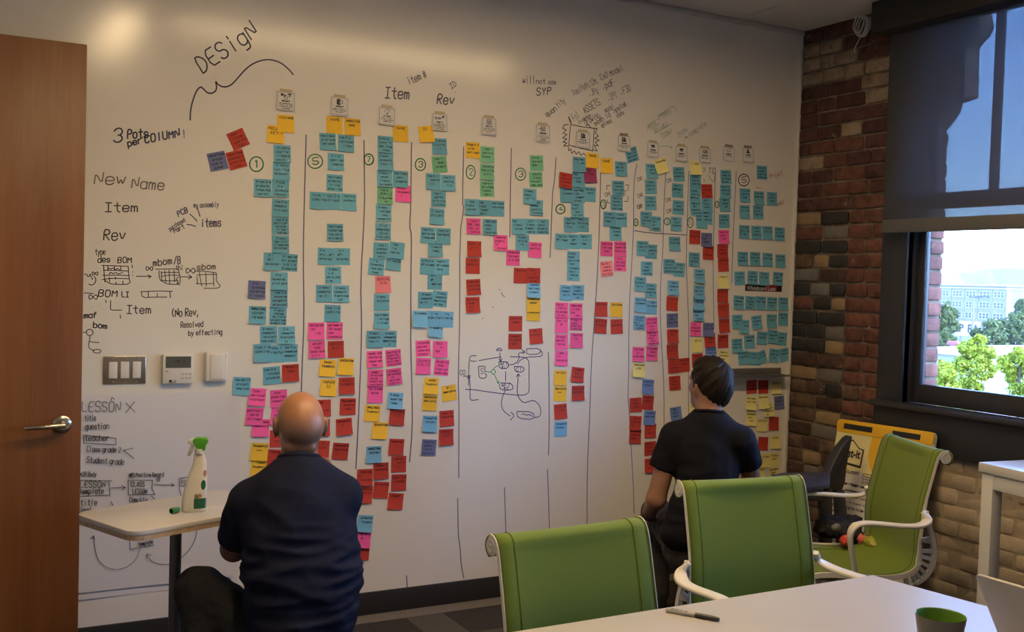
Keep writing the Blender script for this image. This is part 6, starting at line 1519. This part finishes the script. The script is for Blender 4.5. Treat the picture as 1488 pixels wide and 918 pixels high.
def sleeve(a, ra, b, rb_):
    a, b = np.array(P(*a)), np.array(P(*b)); d = (b-a)/np.linalg.norm(b-a); return cap(a, ra, b+d*.04, rb_, cut=(b, d), k=.045)
shirt += [sleeve((-.166, .03, .805), .064, (-.206, .105, .662), .063), sleeve((.150, .03, .82), .058, (.150, .18, .73), .056)]
fo = folds(None, .016, [(5, 5, 22, 1.0, P(.02, -.13, .56), .24), (7, 7, 26, .9, P(.17, -.08, .55), .2), (9, 9, 20, .8, P(-.14, -.08, .62), .17), (16, 16, 9, .7, P(-.19, .03, .74), .12), (6, 6, 12, .5, P(0, -.1, .8), .2), (6, 6, 18, .8, P(.02, -.13, .42), .16)])
net_object('t_shirt', shirt, .0085, M['navy'], p1, k=.05, disp=fo, relax=2)
MB().tube([P(.062*math.cos(t)*1.06, .050+.058*math.sin(t), .953-.010*math.cos(t)*0+.018*math.sin(t)*-1) for t in [i*2*PI/28 for i in range(28)]], .0085, 8, closed=True).build('collar', M['navy'], p1, smooth=True)
jeans = [ell(P(.02, -.02, .32), (.165, .145, .12), k=.05), cap(P(-.08, .02, .33), .098, P(-.325, .15, .490), .074, k=.05), cap(P(.10, .04, .33), .098, P(.12, .42, .48), .072, k=.05), cap(P(-.325, .14, .475), .072, P(-.255, -.02, .11), .058, k=.03), cap(P(.12, .41, .46), .068, P(.13, .24, .11), .056, k=.03)]
fo = folds(None, .006, [(14, 14, 20, .9, P(-.3, .1, .5), .22), (16, 16, 16, .8, P(.02, -.1, .33), .25), (18, 18, 14, .8, P(-.27, 0, .25), .2)])
net_object('jeans', jeans, .009, M['denim'], p1, k=.04, disp=fo, relax=2)
shoe('shoe', P, (-.255, -.03, 0), (-.29, .20, 0), p1); shoe('shoe', P, (.13, .22, 0), (.15, .46, 0), p1)
gl = MB(); gl.tube([Q(-.080, -.012, .010), Q(-.080, .05, .016), Q(-.066, .104, .012)], .0028, 6); gl.tube([Q(.080, -.012, .010), Q(.080, .05, .016), Q(.066, .104, .012)], .0028, 6); gl.tube([Q(-.066, .104, .012), Q(0, .122, .012), Q(.066, .104, .012)], .0025, 6)
for sx in (-1, 1): gl.tube([Q(sx*.034+.026*math.cos(t), .118-abs(.034+.026*math.cos(t)*sx)*.12, .002+.018*math.sin(t)) for t in [i*2*PI/18 for i in range(18)]], .002, 6, closed=True)
gl.build('glasses', M['black'], p1, smooth=True)
for sx in (-1, 1): MB().lathe([(0, -.011), (.0078, -.0078), (.011, 0), (.0078, .0078), (0, .011)], 14, Q(sx*.032, .085, .004)).build('eye', M['eye'], p1, smooth=True)

# person 2: dark-haired man squatting further right, head turned to the left
P = frame((2.987, -.904, 0), 39.7)
hp_, Q, ax = head(P, (-.012, .05, 1.130), -38, 1.0, 4)
body = hp_+[cap(P(-.012, .0, .97), .060, P(-.012, .025, 1.08), .057, k=.03), ell(P(-.01, .02, .82), (.14, .09, .18), k=.04), ell(P(-.02, .0, .52), (.13, .10, .14), k=.05), cap(P(-.14, .02, .90), .046, P(.12, .02, .90), .046, k=.04),
            cap(P(-.165, .02, .90), .047, P(-.232, -.01, .61), .043), cap(P(-.232, -.01, .61), .043, P(-.277, .17, .50), .029), cap(P(.14, .03, .90), .046, P(.195, .18, .66), .041), cap(P(.195, .18, .66), .040, P(.12, .38, .66), .028)]
body += hand_prims(P, (-.280, .18, .495), (-.05, .9, -.25), (.1, -.2, -1), -1, .4)+hand_prims(P, (.118, .385, .66), (-.3, .9, .2), (0, .2, -1), -1, .4)
body += [cap(P(-.09, .07, .40), .075, P(-.25, .44, .46), .052), cap(P(.09, .07, .40), .075, P(.19, .45, .46), .052), cap(P(-.25, .44, .46), .05, P(-.22, .27, .10), .036), cap(P(.19, .45, .46), .05, P(.17, .28, .10), .036)]
p2 = net_object('person', body, .0068, M['skin2'], k=.018, relax=1)
tag(p2, 'dark-haired person in a black t-shirt squatting before the whiteboard, behind a green chair', 'person')
shirt = [ell(P(-.01, .02, .86), (.145, .098, .13), k=.07), ell(P(-.008, .01, .72), (.148, .105, .16), k=.07), ell(P(-.035, -.005, .56), (.160, .115, .14), k=.07), ell(P(-.055, -.005, .47), (.170, .115, .09), k=.05, cut=[(P(0, 0, .405), (0, 0, -1))]), cap(P(-.150, .02, .898), .052, P(-.012, .015, .968), .068, k=.05), cap(P(.118, .02, .898), .052, P(-.012, .015, .975), .068, k=.05)]
shirt += [sleeve((-.165, .02, .895), .060, (-.213, .012, .745), .058), sleeve((.14, .03, .895), .057, (.178, .11, .775), .057)]
fo = folds(None, .0075, [(9, 9, 16, .9, P(0, -.1, .7), .25), (14, 14, 9, .8, P(.1, -.06, .76), .16), (14, 14, 10, .7, P(-.17, 0, .8), .14), (7, 7, 22, 1, P(-.05, -.1, .52), .2)])
net_object('t_shirt', shirt, .009, M['black_tee'], p2, k=.05, disp=fo, relax=2)
MB().tube([P(-.012+.066*math.cos(t), .012+.060*math.sin(t), 1.010-.016*math.sin(t)) for t in [i*2*PI/28 for i in range(28)]], .008, 8, closed=True).build('collar', M['black_tee'], p2, smooth=True)
jeans = [ell(P(-.03, .04, .38), (.165, .135, .12), k=.05), cap(P(-.10, .07, .40), .094, P(-.25, .44, .46), .070, k=.05), cap(P(.08, .07, .40), .094, P(.19, .45, .46), .070, k=.05), cap(P(-.25, .43, .45), .068, P(-.22, .27, .11), .054, k=.03), cap(P(.19, .44, .45), .068, P(.17, .28, .11), .054, k=.03)]
net_object('trousers', jeans, .010, M['grey_jeans'], p2, k=.04, disp=folds(None, .006, [(14, 14, 18, .9, P(-.15, .1, .38), .3)]), relax=2)
shoe('shoe', P, (-.22, .25, 0), (-.24, .50, 0), p2); shoe('shoe', P, (.17, .26, 0), (.18, .51, 0), p2)
hs_ = MB()
cutp = lambda q, d: (np.array(Q(*q)), np.array(sum((Vector(ax[i])*d[i] for i in range(3)), Vector())))
hair = [ell(Q(0, -.010, .028), (.087, .104, .097), ax, k=.02, cut=[cutp((0, .060, .045), (0, .80, -.60)), cutp((0, -.02, -.012), (0, .10, -1))]), ell(Q(0, -.046, -.020), (.074, .062, .066), ax, k=.03, cut=[cutp((0, 0, -.078), (0, 0, -1)), cutp((0, -.022, 0), (0, 1, 0))]), ell(Q(0, -.052, -.055), (.052, .048, .04), ax, k=.02, cut=[cutp((0, 0, -.088), (0, .3, -1)), cutp((0, -.03, 0), (0, 1, 0))]), ell(Q(.008, .03, .094), (.064, .060, .030), ax, k=.03), ell(Q(-.054, -.012, .012), (.031, .035, .045), ax, k=.02, cut=[cutp((0, .004, 0), (0, 1, 0)), cutp((0, 0, -.012), (0, 0, -1))]), ell(Q(.054, -.012, .012), (.031, .035, .045), ax, k=.02, cut=[cutp((0, .004, 0), (0, 1, 0)), cutp((0, 0, -.012), (0, 0, -1))])]
cr_ = Vector(Q(.02, -.06, .085))
def strands(p, n):
    v = Vector(p)-cr_; a = math.atan2(v.dot(Vector(ax[1])), v.dot(Vector(ax[0]))); r = v.length
    return .006*(mnoise.noise(Vector((math.cos(a+r*9)*5, math.sin(a+r*9)*5, r*9)))+.6*mnoise.noise(Vector((math.cos(a+r*9)*13, math.sin(a+r*9)*13, r*14))))
net_object('hair', hair, .0042, M['hair'], p2, k=.02, disp=strands, relax=1)
for sx in (-1, 1): MB().lathe([(0, -.011), (.0078, -.0078), (.011, 0), (.0078, .0078), (0, .011)], 14, Q(sx*.032, .085, .004)).build('eye', M['eye'], p2, smooth=True)
wr = Vector(P(-.270, .145, .512)); dw = (Vector(P(-.277, .17, .50))-Vector(P(-.232, -.01, .61))).normalized(); u1 = dw.orthogonal().normalized(); u2 = dw.cross(u1)
MB().tube([wr+(u1*math.cos(t)+u2*math.sin(t))*.0335 for t in [i*2*PI/20 for i in range(20)]], .0045, 8, closed=True).build('wristband', M['black'], p2, smooth=True)
